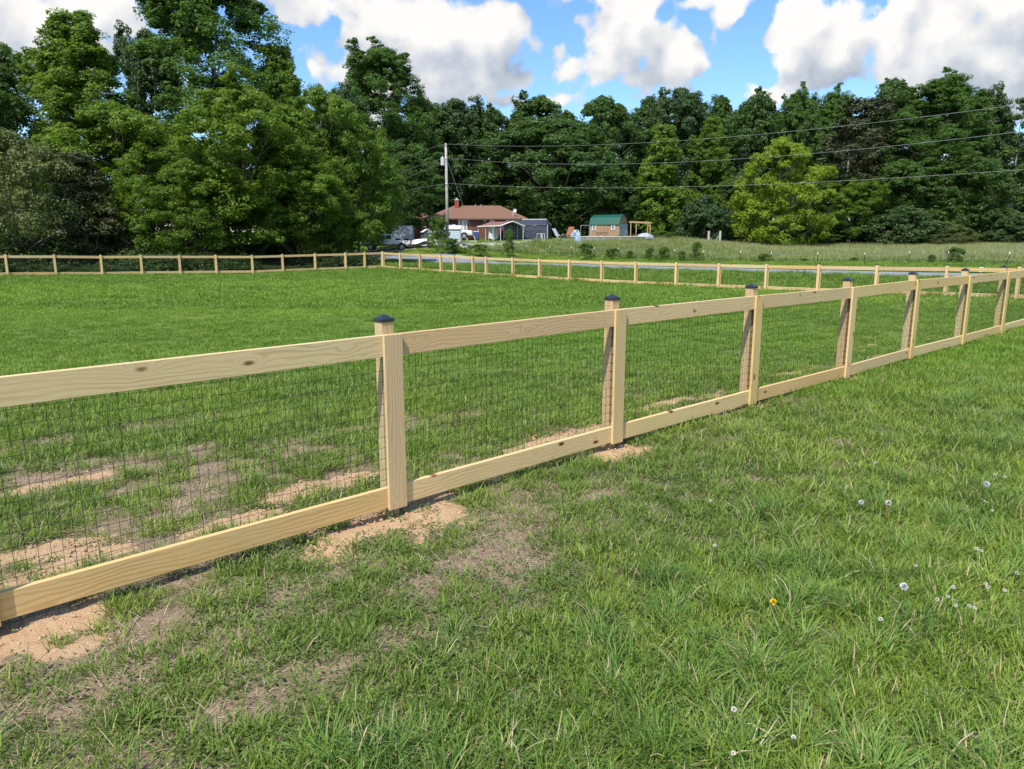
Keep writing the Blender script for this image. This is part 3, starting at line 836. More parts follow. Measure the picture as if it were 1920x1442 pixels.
L_OLIVE = leaf_mat('olive_leaves', (.050, .085, .022), (.090, .125, .032), (.17, .19, .06), .3)
L_PINE = leaf_mat('pine_needles', (.040, .058, .022), (.062, .078, .028), (.10, .105, .045), .15)
L_BUSH = leaf_mat('bush_leaves', (.050, .110, .016), (.095, .175, .024), (.16, .25, .035), .4)

dome = lambda t_: np.sin(np.clip(t_ * .93 + .09, 0, 1) * math.pi) ** .55
cone = lambda t_: np.clip(1.06 - t_, .05, 1) ** .75 * np.clip(t_ * 6 + .45, 0, 1)
tallp = lambda t_: np.sin(np.clip(t_ * .86 + .13, 0, 1) * math.pi) ** .7
umb = lambda t_: np.clip(.35 + t_ * .8, 0, 1) * np.clip((1.08 - t_) * 3.5, .2, 1)
PR = {
 'maple': make_tree('maple', 14, 6.2, .10, 250, 420, .20, 1.0, L_MAPLE, BARK, dome, .28, .24, .6, .7, 40),
 'maple2': make_tree('maple', 14, 5.6, .14, 230, 420, .20, 1.0, L_LIGHT, BARK, dome, .38, .22, .6, .65, 40, spires=3),
 'gum': make_tree('gum', 25, 5.6, .16, 300, 380, .23, 1.1, L_GUM, BARK, tallp, .36, .30, .8, .55, 44, spires=7),
 'gum2': make_tree('gum', 22, 5.0, .14, 250, 380, .23, 1.05, L_MAPLE, BARK, cone, .40, .27, .75, .6, 40, spires=6),
 'oak': make_tree('oak', 22, 7.0, .14, 240, 230, .40, 1.55, L_OAK, BARK, dome, .34, .36, .7, .7, 40, spires=1),
 'oakb': make_tree('oak', 22, 6.2, .20, 210, 230, .40, 1.5, L_DARK, BARK, dome, .46, .32, .75, .6, 36, spires=2),
 'oakc': make_tree('oak', 24, 5.0, .30, 150, 220, .40, 1.4, L_OAK, BARKP, tallp, .5, .30, .75, .5, 36, spires=4),
 'high': make_tree('high', 20, 5.0, .20, 170, 260, .30, 1.3, L_OAK, BARK, dome, .4, .22, .65, .6, 30),
 'wide': make_tree('wide', 19, 10.0, .10, 330, 240, .38, 1.5, L_OAK, BARK, dome, .26, .45, .55, .72, 50),
 'cone': make_tree('cone', 18, 4.6, .06, 190, 230, .36, 1.25, L_LIGHT, BARK, cone, .22, .25, .7, .7, 20),
 'yel': make_tree('yel', 15, 7.6, .04, 230, 280, .33, 1.25, L_YEL, BARK, dome, .42, .3, .55, .70, 40, spires=2),
 'pine': make_tree('pine', 24, 4.6, .42, 110, 190, .36, 1.3, L_PINE, BARKP, umb, .4, .28, .5, .5, 44),
 'sparse': make_tree('sparse', 23, 3.4, .30, 55, 120, .36, 1.1, L_OAK, BARKP, umb, .5, .2, .6, .35, 60),
 'round': make_tree('round', 6, 3.4, .02, 110, 230, .28, .95, L_DARK, BARK, dome, .18, .15, .7, .75, 14),
 'bush': make_tree('bush', 3, 1.9, .0, 40, 130, .16, .55, L_BUSH, BARK, cone, .6, .05, .9, .4, 20, spires=4),
 'olive': make_tree('olive', 9, 4.6, .02, 150, 260, .20, 1.0, L_OLIVE, BARK, dome, .25, .16, .6, .7, 24),
 'cedar': make_tree('cedar', 12, 3.2, .02, 150, 260, .20, .95, L_PINE, BARK, cone, .3, .18, .5, .7, 16),
}
def plant(name, kind, px, Y, ytop, wpx, label, cat='tree', group=None, ybase=None):
    x = (px - 960) / F * (Y * cP)
    zg = gz1(x, Y) if ybase is None else at(px, ybase, Y).z
    top = at(px, ytop, Y).z
    p = PR[kind]
    s_z = (top - zg) / p['H'] * .985; s_x = (wpx * Y / F / 2) / p['R'] * .93
    e = empty(name, (x, Y, zg - .05), random.uniform(0, 6.28), label, cat, group)
    e.scale = (s_x, s_x, s_z)
    link('trunk', p['trunk'], e); link('crown', p['crown'], e)
    return e
G1 = 'trees of the grove behind the left fence'
for a in [
 ('oak_tree', 'oak', 40, 66, 85, 220, 'dark broad tree top at the far left, behind the olive shrub'),
 ('oak_tree', 'oak', -70, 56, 60, 260, 'dark tree cut by the left edge of the photo'),
 ('gum_tree', 'gum2', 185, 58, 22, 280, 'tall pointed light green tree, first spire from the left'),
 ('oak_tree', 'oakb', 308, 68, 62, 150, 'narrow dark tree between the two tallest left trees'),
 ('gum_tree', 'gum', 425, 66, -70, 330, 'tallest tree, its dark green crown cut by the top of the photo'),
 ('gum_tree', 'gum2', 545, 64, 85, 150, 'dark green tree standing against the right side of the tallest one'),
 ('maple_tree', 'maple', 235, 55, 195, 330, 'leafy light green maple in front of the pointed tree at left'),
 ('maple_tree', 'maple2', 470, 55.5, 160, 330, 'large spreading maple with two bare stems, middle of the left grove'),
 ('maple_tree', 'maple', 610, 59, 165, 250, 'rounded green maple left of the white pickup, right end of the grove'),
 ('maple_tree', 'maple2', 672, 62, 235, 150, 'light green tree overhanging the white pickup cab'),
 ('maple_tree', 'maple', 350, 53, 270, 250, 'low bright maple reaching down to the left fence rails'),
 ('maple_tree', 'maple2', 560, 56, 290, 230, 'low hanging maple behind the tree side fence, near the fence corner'),
 ('cedar_tree', 'cedar', 160, 49.5, 285, 170, 'olive brown cedar between the yellowish shrub and the maples'),
 ('olive_shrub_tree', 'olive', 30, 46.5, 240, 260, 'yellowish olive tree at the left edge behind the fence'),
 ('gum_tree', 'gum', 728, 106, 92, 210, 'dark tall tree with ragged top left of the utility pole'),
 ('oak_tree', 'oak', 795, 112, 185, 150, 'dark oak right behind the utility pole top'),
 ('oak_tree', 'oakb', 650, 78, 170, 140, 'dark tree filling the gap between the grove and the ragged topped tree'),
 ('gum_tree', 'oakb', 735, 104, 290, 130, 'dark tree standing behind the left end of the brick house'),
 ('oak_tree', 'high', 762, 90, 285, 130, 'dark tree whose lower branches hang over the left end of the brown roof'),
 ]:
    plant(*a, group=G1)
G2 = 'trees along the far wood edge'
for a in [
 ('oak_tree', 'oakb', 860, 116, 190, 150, 'dark oak straight above the brick chimney'),
 ('oak_tree', 'oak', 925, 117, 208, 130, 'dark rounded oak above the brown roof ridge'),
 ('oak_tree', 'oak', 1010, 120, 183, 170, 'pointed oak crown above the satellite dish end of the house'),
 ('oak_tree', 'wide', 1035, 113, 222, 320, 'broad dark oak standing between the house and the green roofed shed'),
 ('oak_tree', 'oak', 1125, 118, 184, 170, 'round topped oak behind the green roofed shed'),
 ('oak_tree', 'oakc', 1205, 122, 188, 90, 'thin ragged tree with sky showing through, above the pergola'),
 ('oak_tree', 'oakb', 1262, 118, 170, 140, 'round headed dark oak, the highest one left of the yellow green tree'),
 ('light_green_tree', 'cone', 1235, 106, 235, 120, 'light green cone shaped tree right of the pergola'),
 ('oak_tree', 'oakc', 1340, 124, 186, 100, 'ragged dark tree just above the light green spire'),
 ('light_green_tree', 'gum2', 1325, 112, 220, 110, 'bright green narrow tree behind the round dark bush'),
 ('oak_tree', 'oak', 1405, 122, 180, 150, 'dark domed oak above the left part of the yellow green tree'),
 ('oak_tree', 'gum', 1480, 118, 170, 100, 'spiky green tree above the top of the yellow green tree'),
 ('oak_tree', 'gum', 1540, 120, 175, 110, 'dark green twin topped tree right of the yellow green crown'),
 ('pine_tree', 'pine', 1605, 116, 185, 140, 'brownish pine in the middle of the right wood'),
 ('pine_tree', 'pine', 1575, 108, 225, 130, 'lower pine with brownish needles in front of the wood'),
 ('oak_tree', 'oak', 1650, 118, 152, 130, 'high domed oak left of the tallest right tree'),
 ('gum_tree', 'gum', 1745, 110, 143, 200, 'tallest and widest tree of the right wood'),
 ('oak_tree', 'oakb', 1820, 114, 172, 110, 'dark oak left of the bare trunks at the right edge'),
 ('sparse_tree', 'sparse', 1885, 112, 180, 90, 'thin tree with bare pale trunks and sky between its branches'),
 ('sparse_tree', 'sparse', 1925, 114, 190, 80, 'thin tree cut by the right edge of the photo'),
 ('yellow_green_tree', 'yel', 1455, 98, 262, 186, 'bright yellow green tree standing in front of the dark wood'),
 ('round_dark_tree', 'round', 1318, 100, 372, 105, 'low round dark tree above the old gate posts'),
 ('maple_tree', 'maple2', 1590, 106, 330, 140, 'mid green leafy tree right of the yellow green one'),
 ('oak_tree', 'oak', 1680, 108, 300, 150, 'dark low branched tree at the middle of the right wood edge'),
 ('oak_tree', 'oak', 1790, 106, 290, 160, 'grey green low tree under the tallest right tree'),
 ('round_dark_tree', 'round', 1690, 101, 390, 130, 'dark spreading bush tree at the foot of the right wood'),
 ('round_dark_tree', 'olive', 1765, 99, 415, 100, 'brownish low bush tree at the meadow edge'),
 ('round_dark_tree', 'round', 1900, 101, 402, 90, 'rounded green bush at the right edge of the meadow'),
 ('oak_tree', 'oakb', 1385, 108, 330, 90, 'dark tree between the round bush and the yellow green tree'),
 ('oak_tree', 'oak', 1150, 108, 320, 110, 'dark tree just behind the green roof'),
 ('oak_tree', 'oakb', 945, 118, 330, 150, 'dark low crown right behind the brown roof'),
 ('oak_tree', 'oakb', 1990, 108, 170, 160, 'dark tree beyond the right edge of the photo'),
 ('oak_tree', 'oak', 1225, 112, 300, 110, 'shadowed tree behind the pergola posts'),
 ('oak_tree', 'oak', 1540, 104, 400, 90, 'small dark tree at the right foot of the yellow green tree'),
 ]:
    plant(*a, group=G2)
DEEP = ['above the roof vents of the brick house', 'above the right half of the brown roof', 'above the satellite dish', 'above the dark tarp tent', 'above the green roof', 'above the pergola', 'above the tall narrow shrub', 'left of the yellow green crown top', 'straight above the yellow green tree', 'right of the yellow green crown top', 'left of the brownish pines', 'just behind the brownish pines', 'behind the left half of the tallest right tree', 'behind the right half of the tallest right tree', 'left of the bare trunks', 'behind the bare trunks at the right edge', 'above the left wing of the brick house']
for i, (px, yt) in enumerate([(840, 205), (905, 215), (975, 205), (1060, 205), (1150, 205), (1235, 215), (1300, 205), (1370, 205), (1440, 205), (1510, 200), (1570, 205), (1630, 195), (1700, 185), (1780, 195), (1850, 230), (1940, 240), (780, 215)]):
    plant('wood_tree', ['oakb', 'oak', 'oakc'][i % 3], px + random.uniform(-8, 8), 136 + random.uniform(-4, 10), yt + random.uniform(0, 12), 120, 'dark tree deep in the wood, ' + DEEP[i], group='trees deep in the far wood')
for (px, yt, lab) in ((1868, 385, 'dark low tree behind the bare trunks at the right edge'), (1945, 380, 'dark low tree beyond the right edge of the photo, behind the meadow'), (2010, 370, 'low tree well beyond the right edge of the photo')):
    plant('round_dark_tree', 'round', px, 118, yt, 110, lab, group=G2)
G3 = 'shrubs along the wire fence by the road'
for (px, Y, yt, w_, lab, kd, yb) in [
 (822, 76, 408, 60, 'tall leafy shrub behind the blue route sign', 'bush', 463), (848, 73, 448, 56, 'dark low shrub at the foot of the utility pole', 'bush', 474), (954, 73, 433, 30, 'upright pointed shrub in front of the dark tent', 'bush', 478),
 (1099, 70, 457, 40, 'dense green shrub below the pool wall', 'bush', 483), (1148, 69, 466, 34, 'loose shrub below the green roofed shed', 'bush', 485), (1182, 69, 470, 22, 'thin shrub left of the leafy pair', 'bush', 486), (1218, 68, 465, 24, 'narrow leafy shrub below the silver cover', 'bush', 488),
 (1245, 67, 464, 36, 'wider leafy shrub right of the narrow one', 'bush', 489), (1306, 66, 455, 26, 'tall narrow shrub below the pale gate posts', 'bush', 489), (1280, 66, 471, 22, 'small shrub left of the tall narrow one', 'bush', 490),
 (1795, 55, 465, 44, 'rounded shrub rising above the right fence rail', 'bush', 500), (1750, 56, 478, 24, 'small pale shrub left of the rounded one', 'bush', 499), (1605, 59, 482, 20, 'tiny shrub behind the fence right of centre', 'bush', 497), (1433, 63, 476, 36, 'sparse weedy shrub in the meadow behind the fence', 'bush', 493), (1510, 61, 484, 18, 'tiny tuft like shrub in the meadow', 'bush', 495),
 (1163, 86, 441, 30, 'shrub growing up against the pool wall', 'bush', 458), (1243, 90, 434, 60, 'yellow green shrub right of the pergola', 'bush', 450), (900, 72, 458, 40, 'weedy shrub around the leaning fence brace', 'bush', 477)]:
    plant('shrub', kd, px, Y, yt, w_, lab, 'shrub', G3, ybase=yb)

# ------------------------------------------------------------------ grass
def blade_mesh(name, n_, foot, lmin, lmax, wd, lean, mats, segs=3, curl=.6, fan=0.0, mi_fn=None):
    a = rng.uniform(0, 6.28, n_); rr = foot * np.sqrt(rng.uniform(0, 1, n_))
    bx, by = rr * np.cos(a), rr * np.sin(a)
    da = np.where(rng.uniform(0, 1, n_) < .5, a, rng.uniform(0, 6.28, n_)) if not fan else a + rng.normal(size=n_) * .5
    L = rng.uniform(lmin, lmax, n_); th = rng.uniform(lean[0], lean[1], n_)
    cx, sx_ = np.cos(da), np.sin(da)
    vs = []; fs = []
    px_, pz = np.zeros(n_), np.zeros(n_)
    rows = []
    w0 = wd * rng.uniform(.7, 1.2, n_)
    twist = rng.uniform(-.7, .7, n_)
    for s_ in range(segs + 1):
        u = s_ / segs
        wdt = w0 * (1 - u) ** .6 * (.8 + .4 * min(u * 3, 1)) if s_ < segs else np.zeros(n_)
        X = bx + cx * px_; Y = by + sx_ * px_
        pxn, pyn = -np.sin(da + twist), np.cos(da + twist)
        rows.append(np.stack([X - pxn * wdt / 2, Y - pyn * wdt / 2, pz], 1)); rows.append(np.stack([X + pxn * wdt / 2, Y + pyn * wdt / 2, pz], 1))
        ang = th + curl * u * rng.uniform(.5, 1.5, n_) * 1.4
        ang = np.minimum(ang, 2.0)
        px_ = px_ + np.sin(ang) * L / segs; pz = np.maximum(pz + np.cos(ang) * L / segs, .004)
    Vv = np.stack(rows, 1)                     # n, 2(segs+1), 3
    k = Vv.shape[1]; base = (np.arange(n_) * k)[:, None]
    fs = []
    for s_ in range(segs):
        q = np.array([2 * s_, 2 * s_ + 1, 2 * s_ + 3, 2 * s_ + 2]); fs.append(base + q)
    Ff = np.stack(fs, 1).reshape(-1, 4)
    mi = None
    if mi_fn: mi = np.repeat(mi_fn(n_), segs)
    return np_mesh(name, Vv.reshape(-1, 3), Ff, mats, smooth=False, mi=mi)
def weed_mesh(name, n_, foot, leaf, h, m_):
    a = rng.uniform(0, 6.28, n_); rr = foot * np.sqrt(rng.uniform(0, 1, n_))
    C = np.stack([rr * np.cos(a), rr * np.sin(a), rng.uniform(.006, h, n_)], 1)
    N = unit(np.array([0, 0, 1.0]) + rng.normal(size=(n_, 3)) * .45)
    v, f = leaf_quads(C, N, leaf * rng.uniform(.6, 1.3, n_), .75)
    return np_mesh(name, v, f, [m_], smooth=False)
B_LUSH = blade_mat('lush_grass', (.076, .155, .022), (.25, .345, .042), (.40, .35, .16))
B_LONG = blade_mat('long_fescue', (.050, .135, .030), (.170, .285, .050), (.42, .36, .18))
B_LAWN = blade_mat('lawn_grass', (.105, .205, .022), (.225, .345, .038), (.30, .33, .08))
B_DRY = blade_mat('dry_thatch', (.34, .25, .16), (.50, .40, .27), (.25, .17, .11), trans=.1)
B_WEED = blade_mat('small_weeds', (.065, .130, .028), (.150, .210, .042), (.20, .19, .07))
B_MEAD = blade_mat('meadow_grass', (.15, .24, .045), (.27, .35, .08), (.42, .39, .18), tip=((.52, .47, .25), .48, .95), trans=.4)
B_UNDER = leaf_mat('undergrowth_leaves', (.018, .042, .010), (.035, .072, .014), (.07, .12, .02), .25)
def proto_coll(name, meshes):
    c = bpy.data.collections.new(name)
    for i, me in enumerate(meshes):
        o = bpy.data.objects.new(f'{name}_{i:02d}', me); c.objects.link(o)
    return c
P_SHORT = proto_coll('turf_tuft', [blade_mesh('turf_tuft', 26, .06, .035, .085, .0050, (.15, 1.0), [B_LUSH]) for _ in range(5)])
P_LONG = proto_coll('fescue_clump', [blade_mesh('fescue_clump', 70, .08, .09, .25, .0058, (.1, 1.05), [B_LONG, B_DRY], segs=4, curl=.9, fan=1, mi_fn=lambda n_: (rng.uniform(0, 1, n_) < .025).astype(int)) for _ in range(6)])
P_MED = proto_coll('grass_clump', [blade_mesh('grass_clump', 40, .08, .07, .15, .0056, (.1, 1.0), [B_LUSH, B_DRY], segs=3, curl=.7, mi_fn=lambda n_: (rng.uniform(0, 1, n_) < .03).astype(int)) for _ in range(5)])
P_DRY = proto_coll('thatch', [blade_mesh('thatch', 16, .10, .03, .12, .0030, (1.2, 1.55), [B_DRY], segs=2, curl=.15) for _ in range(4)])
P_WEED = proto_coll('weed_mat', [weed_mesh('weed_mat', 46, .10, .017, .035, B_WEED) for _ in range(4)])
P_MID = proto_coll('lawn_patch', [blade_mesh('lawn_patch', 90, .20, .05, .11, .0075, (.05, .8), [B_LAWN], segs=2, curl=.5) for _ in range(4)])
P_FAR = proto_coll('lawn_far_patch', [blade_mesh('lawn_far_patch', 150, .50, .06, .12, .017, (.05, .7), [B_LAWN], segs=2, curl=.4) for _ in range(4)])
P_VERGE = proto_coll('verge_patch', [blade_mesh('verge_patch', 120, .5, .12, .30, .022, (.05, .6), [B_LAWN], segs=2, curl=.5) for _ in range(3)])
P_MEAD = proto_coll('meadow_patch', [blade_mesh('meadow_patch', 110, .55, .5, 1.0, .024, (.02, .35), [B_MEAD], segs=3, curl=.3) for _ in range(4)])
def under_mesh():
    k = 9
    cent = np.stack([rng.uniform(-.8, .8, k), rng.uniform(-.8, .8, k), rng.uniform(.1, .9, k)], 1)
    C, N, S = clump_leaves(cent, rng.uniform(.3, .55, k), 90, .15)
    v, f = leaf_quads(C, N, S)
    return np_mesh('undergrowth_patch', v, f, [B_UNDER], smooth=False)
P_UNDER = proto_coll('undergrowth_patch', [under_mesh() for _ in range(4)])

gn_cache = {}
def gn_tree(coll):
    t_ = bpy.data.node_groups.new('scatter_' + coll.name, 'GeometryNodeTree')
    t_.interface.new_socket('Geometry', in_out='INPUT', socket_type='NodeSocketGeometry')
    t_.interface.new_socket('Geometry', in_out='OUTPUT', socket_type='NodeSocketGeometry')
    N = t_.nodes; Lk = t_.links
    i_, o_ = N.new('NodeGroupInput'), N.new('NodeGroupOutput')
    iop = N.new('GeometryNodeInstanceOnPoints'); ci = N.new('GeometryNodeCollectionInfo')
    ci.inputs['Collection'].default_value = coll; ci.inputs['Separate Children'].default_value = True; ci.inputs['Reset Children'].default_value = True
    iop.inputs['Pick Instance'].default_value = True
    def attr(nm, typ):
        a = N.new('GeometryNodeInputNamedAttribute'); a.data_type = typ; a.inputs[0].default_value = nm; return a.outputs[0]
    Lk.new(i_.outputs[0], iop.inputs['Points']); Lk.new(ci.outputs[0], iop.inputs['Instance'])
    Lk.new(attr('pick', 'INT'), iop.inputs['Instance Index']); Lk.new(attr('scl', 'FLOAT_VECTOR'), iop.inputs['Scale'])
    e2r = N.new('FunctionNodeEulerToRotation'); Lk.new(attr('rot', 'FLOAT_VECTOR'), e2r.inputs[0]); Lk.new(e2r.outputs[0], iop.inputs['Rotation'])
    Lk.new(iop.outputs[0], o_.inputs[0])
    return t_
def scatter(name, coll, x, y, scale, tint, tilt=.12, zoff=0.0, szf=None):
    n_ = len(x); z = gmesh_z(x, y) + zoff
    me = bpy.data.meshes.new(name)
    me.vertices.add(n_); me.vertices.foreach_set('co', np.stack([x, y, z], 1).astype(np.float32).ravel())
    k = len(coll.objects)
    a = me.attributes.new('pick', 'INT', 'POINT'); a.data.foreach_set('value', rng.integers(0, k, n_).astype(np.int32))
    a = me.attributes.new('rot', 'FLOAT_VECTOR', 'POINT'); a.data.foreach_set('vector', np.stack([rng.normal(size=n_) * tilt, rng.normal(size=n_) * tilt, rng.uniform(0, 6.28, n_)], 1).astype(np.float32).ravel())
    sz = scale if szf is None else scale * szf
    a = me.attributes.new('scl', 'FLOAT_VECTOR', 'POINT'); a.data.foreach_set('vector', np.stack([scale, scale, sz], 1).astype(np.float32).ravel())
    a = me.attributes.new('tint', 'FLOAT', 'POINT'); a.data.foreach_set('value', np.asarray(tint, np.float32))
    o = link(name, me)
    md = o.modifiers.new('scatter', 'NODES')
    if coll.name not in gn_cache: gn_cache[coll.name] = gn_tree(coll)
    md.node_group = gn_cache[coll.name]
    return o
def sample(y0, y1, per_m2, xm=.80, xpad=1.5):
    area = 0
    n_ = int(per_m2 * ((xm * y1 + xpad) * 2) * (y1 - y0))
    y = rng.uniform(y0, y1, n_); x = rng.uniform(-1, 1, n_) * (xm * y1 + xpad)
    k = np.abs(x) < xm * y + xpad
    return x[k], y[k]
def thin(x, y, p):
    k = rng.uniform(0, 1, len(x)) < p
    return x[k], y[k]
def lush(x, y):                         # long rank growth: right side and along the bottom of the view
    s, c = seg_t(x, y)
    n_ = fbm(x * 1.1, y * 1.1, 31, 4) - .5
    l = np.clip((c - 1.0) / 1.5, 0, 1) * .8 + n_ * 2.0 - bare_m(x, y) * .9 - sand_m(x, y) * 2
    inside = c < 0
    l = l - np.clip(1.4 - c / 1.6, 0, 1) * np.clip(1.6 - s / 4.5, 0, 1) * .55
    l = np.where(inside, np.where(np.abs(c + 1.3) < 1.6, .12, -1) + n_ * 2.4 * (s < 2.0) - sand_m(x, y) * 2, l)
    return l
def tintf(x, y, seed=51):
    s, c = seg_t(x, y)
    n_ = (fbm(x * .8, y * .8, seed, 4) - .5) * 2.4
    warm = np.clip((x * 1.0 - y * .45 + 1.3) / 2.2, 0, 1) * np.clip((c - 1) / 2, 0, 1) * 1.3       # the lush yellow-green corner bottom right
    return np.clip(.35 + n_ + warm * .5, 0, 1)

# small turf tufts near the camera
parts = []
x, y = sample(.7, 5.2, 420); bm, sm = bare_m(x, y), sand_m(x, y)
s, c = seg_t(x, y)
short_band = 1 - .45 * np.clip(1.5 - np.abs(c) / 1.5, 0, 1) * np.clip(1.5 - s / 4.0, 0, 1)
x, y = thin(x, y, short_band * np.clip(1.0 - bm * .86, 0, 1) * np.clip(1 - sm * 1.6, 0.0, 1) * (.55 + .45 * (fbm(x * 3, y * 3, 60, 3) > .45)))
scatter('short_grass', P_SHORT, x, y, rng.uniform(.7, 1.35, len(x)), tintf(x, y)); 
x, y = sample(5.2, 10, 130); bm, sm = bare_m(x, y), sand_m(x, y)
x, y = thin(x, y, np.clip(1.0 - bm * .85, 0, 1) * np.clip(1 - sm * 1.6, 0, 1))
scatter('short_grass', P_SHORT, x, y, rng.uniform(1.0, 1.7, len(x)), tintf(x, y))
# long fescue clumps
x, y = sample(.7, 9, 55); l = lush(x, y)
x, y = thin(x, y, np.clip(l * 1.1, .02, 1) * np.clip(1 - sand_m(x, y) * 2, 0, 1)); s, c = seg_t(x, y)
k = (c > .12) | ((c < -.15) & (y < 8.0)); x, y, c = x[k], y[k], c[k]
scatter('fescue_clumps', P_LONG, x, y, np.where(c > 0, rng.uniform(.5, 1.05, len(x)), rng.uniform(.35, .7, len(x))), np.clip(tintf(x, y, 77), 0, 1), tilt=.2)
x, y = sample(.7, 10, 80); l = lush(x, y) + .25
x, y = thin(x, y, np.clip(l, .05, 1) * np.clip(1 - sand_m(x, y) * 1.8, 0, 1)); s, c = seg_t(x, y)
k = np.abs(c) > .06; x, y = x[k], y[k]
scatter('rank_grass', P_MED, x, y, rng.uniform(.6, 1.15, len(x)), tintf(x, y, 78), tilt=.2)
# thatch and weeds
x, y = sample(.7, 9.5, 170); bm = bare_m(x, y); sm = sand_m(x, y)
s, c = seg_t(x, y)
x, y = thin(x, y, np.clip(.22 + bm * .9 + .45 * np.clip(1.5 - np.abs(c) / 1.6, 0, 1) * np.clip(1.5 - s / 4.5, 0, 1), 0, 1) * np.clip(1 - sm * 1.3, .02, 1))
scatter('thatch', P_DRY, x, y, rng.uniform(.6, 1.3, len(x)), rng.uniform(0, 1, len(x)), tilt=.1)
x, y = sample(.7, 9.5, 90); wd = fbm(x * 1.4, y * 1.4, 90, 4); s, c = seg_t(x, y)
x, y = thin(x, y, np.clip((wd - .38) * 4 + np.clip(1.1 - np.abs(c - .9) / 1.1, 0, 1) * .5, 0, 1) * np.clip(1 - sand_m(x, y) * 1.1, .14, 1))
scatter('weeds', P_WEED, x, y, rng.uniform(.6, 1.3, len(x)), tintf(x, y, 91), tilt=.1)
# clods and crumbs of dug soil
def clod_mesh():
    V_, F_, mi_ = [], [], []
    for k in range(14):
        c_ = np.array([rng.uniform(-.12, .12), rng.uniform(-.12, .12), 0]); r_ = rng.uniform(.002, .011) * (1.4 if rng.uniform() < .1 else 1)
        ph_ = (1 + 5 ** .5) / 2
        iv = np.array([(-1, ph_, 0), (1, ph_, 0), (-1, -ph_, 0), (1, -ph_, 0), (0, -1, ph_), (0, 1, ph_), (0, -1, -ph_), (0, 1, -ph_), (ph_, 0, -1), (ph_, 0, 1), (-ph_, 0, -1), (-ph_, 0, 1)], float) / 1.9
        iv = iv * r_ * rng.uniform(.65, 1.35, iv.shape) * np.array([1.2, 1, .7]) + c_
        fi = np.array([(0, 11, 5), (0, 5, 1), (0, 1, 7), (0, 7, 10), (0, 10, 11), (1, 5, 9), (5, 11, 4), (11, 10, 2), (10, 7, 6), (7, 1, 8), (3, 9, 4), (3, 4, 2), (3, 2, 6), (3, 6, 8), (3, 8, 9), (4, 9, 5), (2, 4, 11), (6, 2, 10), (8, 6, 7), (9, 8, 1)]) + len(V_) * 12
        V_.append(iv); F_.append(fi)
    return np_mesh('soil_clods', np.vstack(V_), np.vstack(F_), [CLODM], smooth=False)
CLODM = mat('sandy_clod', (.46, .31, .18), .95, var=.3, vscale=40)
P_CLOD = proto_coll('soil_clods', [clod_mesh() for _ in range(5)])
x, y = sample(.7, 9.5, 130); sm = sand_m(x, y); x, y = thin(x, y, np.clip(sm * 1.1 - .1, 0, .9))
scatter('soil_clods', P_CLOD, x, y, rng.uniform(.5, 1.2, len(x)), rng.uniform(0, 1, len(x)))
# mown lawn inside the fence and the land right of it
x, y = sample(8, 22, 30, .82, 2); bm = bare_m(x, y); sm = sand_m(x, y); x, y = thin(x, y, np.clip(1 - bm * .8, 0, 1) * np.clip(1 - sm * 1.5, 0, 1))
s, c = seg_t(x, y); scatter('lawn', P_MID, x, y, rng.uniform(.7, 1.2, len(x)), np.clip(tintf(x * .35, y * .35, 92) * .9 + (fbm(x * .12, y * .2, 96, 3) - .5) * 2.2, 0, 1), szf=np.where(c < 0, .8, 1.15))
x, y = sample(6.0, 8.2, 34, .82, 2); s, c = seg_t(x, y); k = c < -.8; x, y = x[k], y[k]; x, y = thin(x, y, np.clip(1 - bare_m(x, y), 0, 1))
scatter('lawn', P_MID, x, y, rng.uniform(.6, 1.0, len(x)), np.clip(tintf(x * .35, y * .35, 92) * .9 + (fbm(x * .12, y * .2, 96, 3) - .5) * 2.2, 0, 1))
x, y = sample(21, 60, 6.0, .80, 3)
rd = road_dist(x, y); k = (rd > 3.4); x, y = x[k], y[k]
rr_ = side(x, y, RP, RD); ll_ = (x - LP.x) * LD.y - (y - LP.y) * LD.x
inside = (rr_ > -.0) 
k = (meadow_m(x, y) < .5) & (grove_m(x, y) < .5); x, y, inside = x[k], y[k], inside[k]
scatter('lawn', P_FAR, x[inside], y[inside], rng.uniform(.8, 1.2, inside.sum()), np.clip(tintf(x[inside] * .2, y[inside] * .2, 93) * .8 + (fbm(x[inside] * .09, y[inside] * .14, 96, 3) - .5) * 2.4, 0, 1), szf=rng.uniform(.7, 1.1, inside.sum()))
xo, yo = x[~inside], y[~inside]
scatter('verge_grass', P_VERGE, xo, yo, rng.uniform(.7, 1.2, len(xo)), tintf(xo * .3, yo * .3, 94) * .8)
x, y = sample(60, 90, 3.0, .80, 3); k = (road_dist(x, y) > 3.4) & (meadow_m(x, y) < .5) & (grove_m(x, y) < .5); x, y = x[k], y[k]
scatter('verge_grass', P_VERGE, x, y, rng.uniform(.7, 1.0, len(x)), rng.uniform(.3, 1, len(x)), szf=np.full(len(x), .5))
# meadow
x, y = sample(44, 122, 2.6, .80, 4); mm = meadow_m(x, y); k = (mm > .35) & (road_dist(x, y) > 4.2); x, y = x[k], y[k]
scatter('meadow_grass', P_MEAD, x, y, rng.uniform(.75, 1.2, len(x)), np.clip(tintf(x * .12, y * .3, 95), 0, 1), szf=np.clip(.55 + meadow_side(x, y) / 25, .5, .95))
